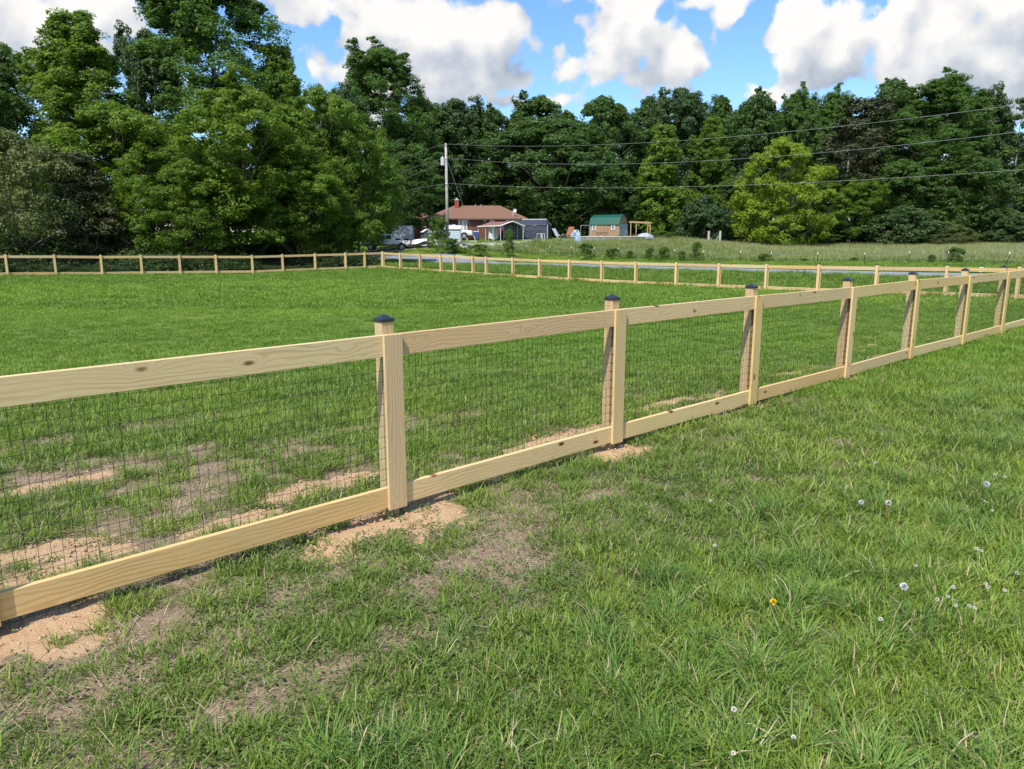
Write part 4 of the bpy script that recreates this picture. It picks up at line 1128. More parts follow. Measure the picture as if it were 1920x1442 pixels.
# grass along fence foot on the road side and undergrowth below the grove and the wood edge
ux, uy = [], []
for i in range(1500):
    s_ = rng.uniform(0, 32); o_ = 2.0 + abs(rng.normal()) * 6
    p = LP + (-LD) * 0 + Vector((-LD.x, -LD.y)) * s_
    q = p + Vector((-LD.y, LD.x)) * o_ if (Vector((-LD.y, LD.x)).y > 0) else p - Vector((-LD.y, LD.x)) * o_
    ux.append(q.x); uy.append(q.y)
ux, uy = np.array(ux), np.array(uy); k = ux < -11; ux, uy = ux[k], uy[k]
ug_ = .3 + fbm(ux * .35, uy * .35, 120, 3) ** 2 * 1.9
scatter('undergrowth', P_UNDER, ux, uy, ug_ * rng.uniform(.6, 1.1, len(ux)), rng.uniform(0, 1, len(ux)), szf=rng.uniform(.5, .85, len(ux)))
vx, vy = [], []
for i in range(420):
    p = LP - LD * rng.uniform(-1, 30); nn_ = Vector((-LD.y, LD.x)); nn_ = nn_ if nn_.y > 0 else -nn_
    q = p + nn_ * rng.uniform(8, 17); vx.append(q.x); vy.append(q.y)
vx, vy = np.array(vx), np.array(vy); k = (vx < -13.5) & (road_dist(vx, vy) > 4.5); vx, vy = vx[k], vy[k]
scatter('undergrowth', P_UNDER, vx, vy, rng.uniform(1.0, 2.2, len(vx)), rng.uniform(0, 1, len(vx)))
x = rng.uniform(-25, 100, 2400); y = 108 + np.abs(rng.normal(size=2400)) * 12 + (x > 60) * -4
k = np.abs(x) < .85 * y; x, y = x[k], y[k]
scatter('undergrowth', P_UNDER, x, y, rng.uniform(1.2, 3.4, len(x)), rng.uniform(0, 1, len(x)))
for nm_, kd in (('short_grass', 0), ('fescue_clumps', 0), ('rank_grass', 0), ('thatch', 0), ('weeds', 0), ('soil_clods', 0), ('lawn', 0), ('verge_grass', 0), ('meadow_grass', 0), ('undergrowth', 0)):
    for o in list(sc.objects):
        if o.name.split('.')[0] == nm_: tag(o, kind='stuff')
STUFFLAB = {'soil_clods': ('crumbs and clods of dug sandy soil along the fence', 'soil'), 'short_grass': ('short green tufts of the rough grass in the foreground', 'grass'), 'fescue_clumps': ('long arching blades of fescue in the foreground', 'grass'),
 'rank_grass': ('uncut grass blades in the foreground', 'grass'), 'thatch': ('dry straw lying on the bare patches', 'dead grass'), 'weeds': ('small low weeds between the grass', 'weeds'),
 'lawn': ('mown green lawn inside the fences', 'grass'), 'verge_grass': ('green grass of the road verge', 'grass'), 'meadow_grass': ('tall beige green meadow grass behind the road', 'grass'), 'undergrowth': ('dark leafy undergrowth below the trees', 'undergrowth')}
for o in list(sc.objects):
    k_ = o.name.split('.')[0]
    if k_ in STUFFLAB: tag(o, *STUFFLAB[k_])

# ------------------------------------------------------------------ buildings across the road
def brick_mat():
    m = bpy.data.materials.new('red_brick'); m.use_nodes = True
    t = NT(m.node_tree); b = m.node_tree.nodes['Principled BSDF']; b.inputs['Roughness'].default_value = .9
    tcn = t.n('ShaderNodeTexCoord'); mp = t.n('ShaderNodeMapping'); mp.inputs['Rotation'].default_value = (math.pi / 2, 0, 0); t.put(mp.inputs[0], tcn.outputs['Object'])
    br = t.n('ShaderNodeTexBrick'); t.put(br.inputs['Vector'], mp.outputs[0]); br.inputs['Scale'].default_value = 4.5
    br.inputs['Color1'].default_value = (.15, .055, .038, 1); br.inputs['Color2'].default_value = (.10, .036, .028, 1); br.inputs['Mortar'].default_value = (.18, .14, .12, 1); br.inputs['Mortar Size'].default_value = .012
    t.put(b.inputs['Base Color'], br.outputs[0]); return m
BRICK = brick_mat()
def shingle(name, c1, c2):
    m = bpy.data.materials.new(name); m.use_nodes = True
    t = NT(m.node_tree); b = m.node_tree.nodes['Principled BSDF']; b.inputs['Roughness'].default_value = .9
    tcn = t.n('ShaderNodeTexCoord'); mp = t.n('ShaderNodeVectorMath', operation='MULTIPLY'); t.put(mp.inputs[0], tcn.outputs['Object']); mp.inputs[1].default_value = (1.2, 1, 9)
    n_ = t.noise(mp.outputs[0], 1.6, 5, .7)
    t.put(b.inputs['Base Color'], t.mix(t.mapr(n_, .3, .7), (*c1, 1), (*c2, 1))); return m
ROOFB = shingle('brown_shingles', (.20, .105, .068), (.13, .068, .045))
FASCIA = mat('dark_fascia', (.10, .055, .04), .6)

HY = 95.0
def hx(px, Y=HY): return (px - 960) / F * (Y * cP)
def hz(px, py, Y=HY): return at(px, py, Y).z
zg = min(hz(880, 448.5), hz(880, 447))
house = empty('brick_house', (hx(890), HY, zg), 0, 'long low red brick house with brown hipped roof behind the utility pole', 'house')
ox, oy, oz = hx(890), HY, zg
def P(px, py, Y=HY): return (hx(px, Y) - ox, Y - oy, hz(px, py, Y) - oz)
eave = P(890, 410)[2]; ridge = P(890, 385.5, HY + 4)[2]
x0, x1 = P(802, 0)[0], P(983, 0)[0]
xe0 = P(762, 0)[0]
mb = MB(); D = 8.0
mb.box(((x0 + x1) / 2, D / 2, eave / 2 - .3), (x1 - x0, D, eave + .6))
mb.build('wall', BRICK, house)
mb = MB(); mb.box(((xe0 + x0) / 2 - .01, D / 2 + .6, eave / 2 - .3), (x0 - xe0, D - 2, eave + .3)); mb.build('wall', BRICK, house)
def hip(mb, xa, xb, ya, yb, ze, zr, ov=.5, inset=3.2, th=.16):
    a = [(xa - ov, ya - ov, ze), (xb + ov, ya - ov, ze), (xb + ov, yb + ov, ze), (xa - ov, yb + ov, ze)]
    ym = (ya + yb) / 2; r0, r1 = (xa + inset, ym, zr), (xb - inset, ym, zr)
    mb.quad(a[0], a[1], r1, r0); mb.quad(a[2], a[3], r0, r1); mb.quad(a[1], a[2], r1); mb.quad(a[3], a[0], r0)
    c = [(p[0], p[1], p[2] - th) for p in a]
    for i in range(4): mb.quad(c[i], c[(i + 1) % 4], a[(i + 1) % 4], a[i], mi=1)
    mb.quad(*c[::-1], mi=1)
mb = MB(); hip(mb, x0, x1, 0, D, eave, ridge); roof = mb.build('roof', [ROOFB, FASCIA], house)
mb = MB(); hip(mb, xe0, x0 + .5, 1.6, D - .8, eave - .25, ridge - .95, ov=.4, inset=2.0); mb.build('roof', [ROOFB, FASCIA], house)
cx0, cx1 = P(853.5, 0, HY + 3)[0], P(861, 0, HY + 3)[0]
REDC = mat('red_chimney_brick', (.28, .05, .035), .8, var=.2, vscale=12)
mb = MB(); mb.box(((cx0 + cx1) / 2, 3.4, ridge - .3), (cx1 - cx0, .6, 1.9)); ch = mb.build('chimney', REDC, roof)
mb = MB(); mb.box(((cx0 + cx1) / 2, 3.4, ridge + .69), (cx1 - cx0 + .12, .72, .1)); mb.tube([((cx0 + cx1) / 2, 3.4, ridge + .7), ((cx0 + cx1) / 2, 3.4, ridge + .95)], .12, 10); mb.build('chimney_cap', mat('mortar_cap', (.45, .42, .38), .9), roof)
for q in (890, 901):
    mb = MB(); xx = P(q, 0)[0]; mb.tube([(xx, 3.2, ridge - .6), (xx, 3.2, ridge + .12)], .07, 8); mb.build('roof_vent', GREYM, roof)
# satellite dish on the right roof slope
dx = P(964.5, 0)[0]
mb = MB(); mb.tube([(dx - .2, .3, eave + .1), (dx - .2, .35, eave + .9), (dx, .1, eave + 1.0)], .03, 6)
for i in range(4):
    for k in range(16):
        a0, a1 = k * math.pi / 8, (k + 1) * math.pi / 8; r0, r1 = i * .06, (i + 1) * .06
        pt = lambda r, a: (dx + .05 + r * math.cos(a), -.05 + r * r * -.6, eave + 1.0 + r * math.sin(a))
        mb.quad(pt(r0, a0), pt(r1, a0), pt(r1, a1), pt(r0, a1))
mb.build('satellite_dish', mat('dish_grey', (.6, .6, .58), .5), roof)
def window(parent, cx, cz, w, h, y=0, frame=.07, glass=GLASSD, grid=(2, 2), nm='window', fm=WHITE, bars=.03):
    mb = MB()
    mb.box((cx, y - .03, cz + h / 2 - frame / 2), (w, .07, frame)); mb.box((cx, y - .03, cz - h / 2 + frame / 2), (w, .07, frame))
    for s in (-1, 1): mb.box((cx + s * (w / 2 - frame / 2), y - .03, cz), (frame, .07, h - 2 * frame))
    for i in range(1, grid[0]): mb.box((cx - w / 2 + w * i / grid[0], y - .025, cz), (bars, .04, h - 2 * frame))
    for i in range(1, grid[1]): mb.box((cx, y - .022, cz - h / 2 + h * i / grid[1]), (w - 2 * frame, .035, bars))
    fr = mb.build(nm, fm, parent)
    g2 = MB(); g2.box((cx, y - .008, cz), (w - frame * 1.8, .012, h - frame * 1.8)); g2.build('glass', glass, fr)
    return fr
def win_px(px0, px1, py0, py1, **k):
    a, c = P(px0, py0), P(px1, py1)
    return window(house, (a[0] + c[0]) / 2, (a[2] + c[2]) / 2, c[0] - a[0], a[2] - c[2], **k)
# french door: two glazed leaves
for (a_, b2) in ((861.5, 869), (869.3, 876.5)):
    f_ = win_px(a_, b2, 411, 434, frame=.13, grid=(2, 5), nm='french_door')
win_px(859.6, 861.3, 410.6, 434.5, frame=.03, grid=(1, 1), nm='door_trim', glass=WHITE)
win_px(906, 913, 411, 417.5, y=-.001, glass=GLASSD, fm=FASCIA)
win_px(918.5, 928, 411.5, 432, frame=.14, glass=PALEGL, nm='door')
win_px(948, 956, 411.5, 418.5, glass=PALEGL)
win_px(963, 981, 412.5, 418.5, glass=PALEGL, grid=(4, 1))
win_px(833, 838, 411, 417.5, glass=GLASSD)
a, c = P(788, 415.5), P(797, 425.5)
window(house, (a[0] + c[0]) / 2, (a[2] + c[2]) / 2, c[0] - a[0], a[2] - c[2], y=1.6, glass=PALEGL)

# carport with brown gable roof
def local(name, px, py, Y, label, cat, rz=0, group=None):
    p = at(px, py, Y); z = min(p.z, gz1(p.x, p.y) + .0) if False else gz1(p.x, p.y)
    return empty(name, (p.x, p.y, z), rz, label, cat, group), p
STEEL = mat('white_steel_tube', (.62, .63, .63), .45)
BROWNM = mat('brown_sheet_roof', (.22, .115, .095), .5, var=.15)
cp, _ = local('carport', 960, 447, 90, 'open carport with brown metal roof and white gable trim by the house', 'carport', R(0))
W2, Ln, eh, rh = 1.32, 3.9, 1.78, 2.30       # gable faces the camera and slightly right; roof runs back to the left
cp.rotation_euler.z = R(38)
s1 = MB()
W2 = 1.75; Ln = 4.6
s1.quad((-W2 - .15, -.1, eh - .05), (0, -.1, rh), (0, Ln, rh), (-W2 - .15, Ln, eh - .05)); s1.quad((0, -.1, rh), (W2 + .15, -.1, eh - .05), (W2 + .15, Ln, eh - .05), (0, Ln, rh))
s1.quad((-W2 - .15, Ln, eh - .1), (0, Ln, rh - .05), (0, -.1, rh - .05), (-W2 - .15, -.1, eh - .1)); s1.quad((0, Ln, rh - .05), (W2 + .15, Ln, eh - .1), (W2 + .15, -.1, eh - .1), (0, -.1, rh - .05))
s1.build('roof', BROWNM, cp)
tr = MB()
for sx in (-1, 1): tr.tube([(sx * (W2 + .18), -.12, eh - .08), (0, -.12, rh + .0)], .06, 6)
tr.tube([(-W2 - .17, -.1, eh - .06), (-W2 - .17, Ln, eh - .06)], .06, 6)
tr.build('gable_trim', WHITE, cp)
for sx in (-1, 1):
    for k in range(4):
        y_ = k * Ln / 3
        q = MB(); q.tube([(sx * W2, y_, -.1), (sx * W2, y_, eh - .1)], .035, 6)
        if k == 0: q.tube([(sx * W2, y_, eh - .45), (sx * (W2 - .45), y_, eh + .05)], .025, 6)
        q.build('leg', STEEL, cp)
# dark tent
def cloth(name, prof_fn, nu, nv, m_, parent, amp=.05, seed=0, th=.01):
    u, v = np.meshgrid(np.linspace(0, 1, nu), np.linspace(0, 1, nv)); Pp = prof_fn(u, v)
    n_ = fbm(u * 7 + seed, v * 5 + seed, seed, 3) - .5
    Pp = Pp + n_[..., None] * amp * np.array([.6, 1, .4])
    ii = np.arange(nu * nv).reshape(nv, nu)
    f = np.stack([ii[:-1, :-1], ii[:-1, 1:], ii[1:, 1:], ii[1:, :-1]], -1).reshape(-1, 4)
    o = link(name, np_mesh(name, Pp.reshape(-1, 3), f, [m_], smooth=True), parent)
    md = o.modifiers.new('thickness', 'SOLIDIFY'); md.thickness = th
    return o
TARP = mat('dark_tarp', (.045, .052, .075), .45, var=.25, vscale=3)
hs_, _p = local('hanging_tarps', 963, 447, 91.2, 'dark sheets hanging inside the open front of the brown carport', 'tarp', R(30))
cloth('sheet', lambda u, v: np.stack([(u - .5) * 2.9, np.sin(u * 22) * .05, .05 + v * 1.75], -1), 50, 12, TARP, hs_, .06, 31)
for sx in (-1.45, -.5, .5, 1.45):
    q = MB(); q.tube([(sx, -.06, 0), (sx, -.06, 1.85)], .022, 5); q.build('pole', STEEL, hs_)
tent, _ = local('tarp_tent', 1001, 447, 92, 'dark grey tarp tent beside the carport with the brown roof', 'tent', R(-8))
def lerp3(a, b_, u): return np.array(a)[None, None] * (1 - u)[..., None] + np.array(b_)[None, None] * u[..., None]
TW, TD, TE, TR_ = 1.9, 3.4, 1.75, 2.45
def bil(p00, p10, p01, p11):
    return lambda u, v: (np.array(p00) * ((1 - u) * (1 - v))[..., None] + np.array(p10) * (u * (1 - v))[..., None] + np.array(p01) * ((1 - u) * v)[..., None] + np.array(p11) * (u * v)[..., None])
for nm, pr_ in (('front_sheet', bil((-TW, 0, 0), (TW * .9, 0, 0), (-TW, 0, TE), (TW * .9, 0, TE))), ('roof_sheet', bil((-TW - .05, -.05, TE), (TW * .9, -.05, TE), (-TW * .9, TD / 2, TR_), (TW * .75, TD / 2, TR_))),
                ('roof_sheet', bil((-TW * .9, TD / 2, TR_), (TW * .75, TD / 2, TR_), (-TW, TD, TE), (TW, TD, TE))), ('side_sheet', bil((TW * .9, 0, 0), (TW, TD, 0), (TW * .9, 0, TE), (TW, TD, TE))), ('side_sheet', bil((-TW, 0, 0), (-TW, TD, 0), (-TW, 0, TE), (-TW, TD, TE))),
                ('gable_sheet', bil((TW * .9, 0, TE), (TW, TD, TE), (TW * .75, TD / 2 - .1, TR_), (TW * .75, TD / 2 + .1, TR_)))):
    cloth(nm, pr_, 28, 16, TARP, tent, .10, random.randint(1, 90))
q = MB(); q.tube([(-TW * .9, TD / 2, TR_ + .03), (TW * .75, TD / 2, TR_ + .03), (TW, TD, TE + .03)], .04, 6); q.build('frame_pole', STEEL, tent)
q = MB(); q.tube([(TW * .9, -.05, 0), (TW * .9, -.05, TE)], .035, 6); q.build('frame_pole', STEEL, tent)
# hanging pale cloth, under the carport left part
cl, p_ = local('hanging_sheet', 925, 445, 91, 'pale sheet draped over a rack under the brown carport roof', 'sheet')
cloth('sheet', lambda u, v: np.stack([(u - .5) * (1.0 + .25 * (1 - v)), np.sin(u * 12) * .06, .25 + v * 1.35 - .2 * np.sin(u * 3.1) * (1 - v)], -1), 24, 14, mat('pale_cloth', (.55, .58, .60), .8), cl, .1, 5)
q = MB(); q.tube([(-.55, 0, 0), (-.55, 0, 1.6), (.55, 0, 1.6), (.55, 0, 0)], .025, 6); q.build('rack', STEEL, cl)

# small garden sheds
BLUEW = mat('pale_blue_siding', (.48, .55, .62), .55, var=.08); DKG = mat('dark_green_siding', (.075, .11, .125), .6, var=.1)
def gable_shed(name, px, py, Y, w_, d_, h_, r_, wall, roofm, rz, label, doorm=None, ridge_x=True):
    e, _p = local(name, px, py, Y, label, 'shed', rz)
    m1 = MB(); m1.box((0, 0, h_ / 2), (w_, d_, h_))
    if ridge_x:
        m1.quad((-w_ / 2, -d_ / 2, h_), (-w_ / 2, d_ / 2, h_), (-w_ / 2, 0, h_ + r_)); m1.quad((w_ / 2, -d_ / 2, h_), (w_ / 2, d_ / 2, h_), (w_ / 2, 0, h_ + r_))
    else:
        m1.quad((-w_ / 2, -d_ / 2, h_), (w_ / 2, -d_ / 2, h_), (0, -d_ / 2, h_ + r_)); m1.quad((-w_ / 2, d_ / 2, h_), (w_ / 2, d_ / 2, h_), (0, d_ / 2, h_ + r_))
    nb = int(h_ / .2)
    for i in range(1, nb): m1.box((0, -d_ / 2 - .008, i * h_ / nb), (w_ - .02, .016, .025)); 
    m1.build('wall', wall, e)
    m2 = MB(); ov = .12
    if ridge_x:
        for s in (-1, 1):
            m2.quad((-w_ / 2 - ov, s * (d_ / 2 + ov), h_ - .04), (w_ / 2 + ov, s * (d_ / 2 + ov), h_ - .04), (w_ / 2 + ov, 0, h_ + r_ + .03), (-w_ / 2 - ov, 0, h_ + r_ + .03))
    else:
        for s in (-1, 1):
            m2.quad((s * (w_ / 2 + ov), -d_ / 2 - ov, h_ - .04), (s * (w_ / 2 + ov), d_ / 2 + ov, h_ - .04), (0, d_ / 2 + ov, h_ + r_ + .03), (0, -d_ / 2 - ov, h_ + r_ + .03))
    o = m2.build('roof', roofm, e); md = o.modifiers.new('t', 'SOLIDIFY'); md.thickness = .05
    if doorm:
        m3 = MB(); m3.box((0, -d_ / 2 - .03, h_ * .47), (w_ * .6, .03, h_ * .9)); m3.build('door', doorm, e)
    return e
gable_shed('garden_shed', 852, 446.5, 86, 1.5, 1.5, 1.95, .30, BLUEW, mat('pale_metal_roof', (.55, .58, .62), .4), 0, 'small pale blue clapboard shed right of the utility pole')
gable_shed('garden_shed', 800, 446.5, 87, 1.0, 1.7, 1.35, .30, DKG, WHITE, R(16), 'small dark green shed with white side, left of the tall shrub', ridge_x=False)
# white side wall of the dark green shed, built as a separate box
gable_shed('shed_white_side', 811.5, 446.5, 86.5, .75, 1.2, 1.42, .06, WHITE, WHITE, 0, 'white side wall of the dark green shed, next to the tall shrub')
# box trailer behind the pickup
bt, _p = local('box_trailer', 758, 447, 89, 'grey box trailer with rounded top standing behind the white pickup', 'trailer')
q = MB(); q.box((-.1, 0, 1.25), (2.4, 1.8, 1.75)); q.build('body', mat('trailer_grey', (.42, .45, .49), .5, var=.08), bt, bevel=.06)
for sx in (-.6, .4):
    q = MB(); q.tube([(sx, -1.0, .32), (sx, -.8, .32)], .32, 16); q.build('wheel', RUBBER, bt)
q = MB(); q.box((0, 0, .34), (2.6, 1.2, .1)); q.build('chassis', FASCIA, bt)

# ------------------------------------------------------------------ pickup trucks
def pickup(px, py, Y, rz, label, dirt=True, faded=False):
    e, _p = local('pickup_truck', px, py, Y, label, 'pickup truck', rz)
    W = .95
    body = mat('pickup_paint_' + str(px), (.72, .75, .78), .22, spec=.7)
    nt = NT(body.node_tree); bb = body.node_tree.nodes['Principled BSDF']
    tcn = nt.n('ShaderNodeTexCoord'); s_ = nt.n('ShaderNodeSeparateXYZ'); nt.put(s_.inputs[0], tcn.outputs['Object'])
    z_ = nt.m('ADD', s_.outputs[2], nt.m('MULTIPLY_ADD', nt.noise(tcn.outputs['Object'], 2.5, 4), .3, -.15))
    nt.put(bb.inputs['Base Color'], nt.mix(nt.mapr(z_, .62, .80, 1, 0), (.72, .75, .78, 1), (.17, .12, .08, 1) if dirt else (.5, .5, .48, 1)))
    prof = [(-2.75, .55), (-2.78, .95), (-2.65, 1.12), (-1.3, 1.2), (-.75, 1.72), (-.6, 1.78), (.55, 1.78), (.68, 1.70), (.78, 1.20), (.80, 1.18)]
    def sec(prof2, yw, inset):
        return prof2
    m1 = MB()
    lower = [(-2.75, .48), (-2.8, .70), (-2.76, 1.0), (-2.62, 1.10), (-1.25, 1.18), (2.62, 1.18), (2.68, 1.1), (2.68, .55), (2.55, .48)]
    for wx in (1.72, -1.72): pass
    def arch(wx): return [(wx + .46 * math.cos(a), .40 + .46 * math.sin(a)) for a in np.linspace(.18, math.pi - .18, 9)]
    full = [(-2.75, .48), (-2.8, .70), (-2.76, 1.0), (-2.62, 1.10), (-1.25, 1.18), (.80, 1.18), (.82, 1.12), (2.66, 1.12), (2.70, 1.08), (2.70, .55), (2.6, .48)] + [(x_, z_) for x_, z_ in arch(1.72)] + [(x_, z_) for x_, z_ in arch(-1.80)]
    m1.ext(full, -W, W)
    m1.build('body', body, e, bevel=.02)
    m2 = MB(); m2.v += []
    cabp = [(-1.28, 1.17), (-.72, 1.72), (-.55, 1.80), (.50, 1.80), (.66, 1.72), (.78, 1.17)]
    b0 = len(m2.v)
    for y, k in ((-W + .02, 0), (-W + .16, 1)):
        pass
    ys = []
    for (x_, z_) in cabp:
        ins = .02 + (z_ - 1.17) * .25
        ys.append(ins)
    n_ = len(cabp)
    for s in (-1, 1):
        for (x_, z_), i_ in zip(cabp, ys): m2.v.append((x_, s * (W - i_), z_))
    m2.f.append(tuple(range(n_))[::-1]); m2.f.append(tuple(range(n_, 2 * n_))); m2.mi += [0, 0]
    for i in range(n_): m2.f.append((i, (i + 1) % n_, n_ + (i + 1) % n_, n_ + i)); m2.mi.append(0)
    m2.build('cab', body, e, bevel=.03)
    for s in (-1, 1):
        q = MB(); f_ = lambda x_, z_: (x_, s * (W - .02 - (z_ - 1.17) * .25 + .006), z_)
        q.quad(f_(-1.05, 1.24), f_(-.62, 1.68), f_(-.12, 1.70), f_(-.12, 1.24)); q.quad(f_(-.04, 1.24), f_(-.04, 1.70), f_(.50, 1.70), f_(.62, 1.24))
        o = q.build('side_window', GLASSD, e); md = o.modifiers.new('t', 'SOLIDIFY'); md.thickness = .01
    q = MB(); q.quad((-1.255, -.82, 1.22), (-1.255, .82, 1.22), (-.775, .70, 1.69), (-.775, -.70, 1.69)); o = q.build('windshield', GLASSD, e); md = o.modifiers.new('t', 'SOLIDIFY'); md.thickness = .012; md.offset = 1
    # bed interior rim
    q = MB(); q.box((1.74, 0, 1.135), (1.80, 1.72, .03)); q.build('bed_cover', RUBBER, e)
    for wx in (1.72, -1.80):
        for s in (-1, 1):
            wparts = MB(); wparts.tube([(wx, s * (W - .24), .39), (wx, s * (W + .01), .39)], .39, 24); wo_ = wparts.build('wheel', RUBBER, e, bevel=.03)
            r_ = MB(); r_.tube([(wx, s * (W - .02), .39), (wx, s * (W + .025), .39)], .23, 20)
            for k in range(5):
                a = k * 2 * math.pi / 5; r_.tube([(wx, s * (W + .03), .39), (wx + .2 * math.cos(a), s * (W + .03), .39 + .2 * math.sin(a))], .03, 5)
            r_.build('rim', GREYM, wo_)
    for s in (-1, 1):
        q = MB(); q.box((2.70, s * (W - .12), .92), (.05, .14, .34)); q.build('tail_light', mat('tail_lamp', (.35, .02, .02), .3) if 'tail_lamp' not in bpy.data.materials else bpy.data.materials['tail_lamp'], e)
        q = MB(); q.box((-2.78, s * (W - .2), .88), (.06, .28, .16)); q.build('headlight', PALEGL, e)
    q = MB(); q.box((2.78, 0, .56), (.16, 1.8, .16)); q.build('bumper', FASCIA, e)
    q = MB(); q.box((-2.84, 0, .56), (.14, 1.85, .18)); q.build('bumper', GREYM, e)
    q = MB(); q.box((-.7, -W - .12, 1.28), (.12, .2, .2)); q.build('mirror', RUBBER, e)
    q = MB()
    for xx in (-1.1, -.08, .78): q.box((xx, -W - .002, .84), (.02, .01, .6))
    q.build('door_seam', RUBBER, e)
    return e
pickup(727, 461, 84, R(0), 'white pickup with muddy lower body parked under the grove trees')
pickup(846, 452.5, 93, R(176), 'white pickup nose showing right of the pale blue shed', dirt=False)

# tarp covered boat trailer
bo, _p = local('covered_trailer', 800, 457, 84, 'low trailer under a white tarp between the pickup and the tall shrub', 'trailer')
cloth('tarp', lambda u, v: np.stack([(u - .5) * 3.4, (v - .5) * 1.6, .62 + .30 * np.sin(np.clip(u, 0, 1) * 2.6 + .4) - np.where(np.abs(v - .5) > .4, .35, 0) * (1 + .4 * np.sin(u * 9)) - np.where(u < .05, .25, 0)], -1), 40, 16, mat('white_tarp', (.72, .71, .72), .55), bo, .12, 8)
q = MB(); q.box((.2, 0, .42), (3.0, 1.1, .12)); q.box((-1.7, 0, .36), (1.0, .08, .08)); q.build('chassis', FASCIA, bo)
for s in (-1, 1):
    q = MB(); q.tube([(.4, s * .72, .28), (.4, s * .56, .28)], .28, 16); q.build('wheel', RUBBER, bo)

# odds and ends in the yard
def lid_bin(px, py, Y, m_, label):
    e, _p = local('wheelie_bin', px, py, Y, label, 'bin')
    q = MB(); b0 = 0
    q.v += [(-.22, -.24, .08), (.22, -.24, .08), (.22, .24, .08), (-.22, .24, .08), (-.29, -.33, 1.0), (.29, -.33, 1.0), (.29, .33, 1.0), (-.29, .33, 1.0)]
    for f in ((0, 3, 2, 1), (0, 1, 5, 4), (1, 2, 6, 5), (2, 3, 7, 6), (3, 0, 4, 7)): q.f.append(f); q.mi.append(0)
    q.build('body', m_, e, bevel=.02)
    q = MB(); q.box((0, 0, 1.03), (.62, .7, .07)); q.build('lid', WHITE, e, bevel=.02)
    for s in (-1, 1):
        q = MB(); q.tube([(s * .2, .22, .11), (s * .26, .22, .11)], .11, 12); q.build('wheel', RUBBER, e)
lid_bin(893, 446, 92, mat('bin_blue', (.03, .09, .30), .5), 'blue bin with pale lid against the brick wall left of the carport')
rc, _p = local('covered_motorbike', 879, 446, 92.5, 'red tarp over a low shape between the french door and the blue bin', 'tarp')
cloth('tarp', lambda u, v: np.stack([(u - .5) * 1.7, (v - .5) * .9, .15 + .75 * np.sin(np.clip(u, 0.02, .98) * math.pi) ** .5 * np.sin(np.clip(v, .02, .98) * math.pi) ** .5], -1), 24, 14, mat('red_tarp', (.36, .02, .035), .5), rc, .14, 15)
q = MB(); q.box((0, 0, .12), (1.3, .4, .2)); q.build('base', RUBBER, rc)
wb, _p = local('folding_table', 887, 452.5, 86, 'small white folding table in front of the second pickup', 'table')
q = MB(); q.box((0, 0, .62), (1.0, .5, .04)); q.build('tabletop', WHITE, wb)
for sx in (-1, 1):
    q = MB(); q.tube([(sx * .45, -.2, 0), (sx * .35, 0, .6), (sx * .45, .2, 0)], .02, 5); q.build('leg', STEEL, wb)
wr, _p = local('clothes_rack', 1014, 450, 86, 'pale metal frame rack standing in front of the dark tent', 'rack')
q = MB(); q.tube([(-.45, 0, 0), (-.45, 0, 1.15), (.45, 0, 1.15), (.45, 0, 0)], .03, 6); q.tube([(-.45, .35, 0), (-.45, 0, 1.15)], .025, 6); q.tube([(.1, 0, 1.15), (.25, -.5, -.1)], .035, 6); q.tube([(.0, 0, 1.12), (.0, 0, .65)], .02, 5); q.build('frame', WHITE, wr)
def lawn_chair(px, py, Y, rz, m_, label, big=1.0):
    e, _p = local('reclining_chair', px, py, Y, label, 'chair', rz)
    q = MB(); q.box((0, 0, .38), (.6, .55, .05)); q.build('seat', m_, e)
    q = MB(); M = Matrix.Translation((0, .28, .40)) @ Matrix.Rotation(R(-32), 4, 'X'); q.box((0, 0, .42), (.62, .05, .85), M=M); q.build('backrest', m_, e)
    for sx in (-1, 1):
        q = MB(); q.tube([(sx * .3, -.25, 0), (sx * .3, .35, .45)], .022, 5); q.tube([(sx * .3, .3, 0), (sx * .3, -.2, .5)], .022, 5); q.build('leg', STEEL, e)
    e.scale = (big,) * 3
    return e
GREYC = mat('grey_chair_cloth', (.38, .41, .45), .7); RUST = mat('rusty_boards', (.22, .09, .045), .8, var=.3)
lawn_chair(1049, 447.5, 93, R(55), GREYC, 'pale grey reclining chair left of the rusty brown one', 1.2)
lawn_chair(1063, 447.5, 93, R(-40), RUST, 'rusty brown chair leaning back under the big oak', 1.4)
lawn_chair(1069, 447.5, 92, R(-60), GREYC, 'grey reclining chair between the rusty one and the blue tarp', 1.1)

# green roofed barn shed
SH = 95.0
sh, _p = local('barn_shed', 1141, 448.5, SH, 'wooden barn shed with green gambrel roof and grey tarp over its end', 'shed')
SL, SW, SE = 3.9, 2.9, 1.95                       # length, width, eave height
sh.rotation_euler.z = R(-30)
prof = [(-SW / 2, -.3), (-SW / 2, SE), (-SW * .36, SE + .78), (0, SE + 1.12), (SW * .36, SE + .78), (SW / 2, SE), (SW / 2, -.3)]
q = MB(); b0 = 0
n_ = len(prof)
for x_ in (-SL / 2, SL / 2):
    for (y_, z_) in prof: q.v.append((x_, y_, z_))
q.f.append(tuple(range(n_))[::-1]); q.f.append(tuple(range(n_, 2 * n_))); q.mi += [0, 0]
for i in range(n_): q.f.append((i, (i + 1) % n_, n_ + (i + 1) % n_, n_ + i)); q.mi.append(0)
shed_mat = bpy.data.materials.new('shed_board_siding'); shed_mat.use_nodes = True
t = NT(shed_mat.node_tree); b = shed_mat.node_tree.nodes['Principled BSDF']; b.inputs['Roughness'].default_value = .85
tcn = t.n('ShaderNodeTexCoord'); s_ = t.n('ShaderNodeSeparateXYZ'); t.put(s_.inputs[0], tcn.outputs['Object'])
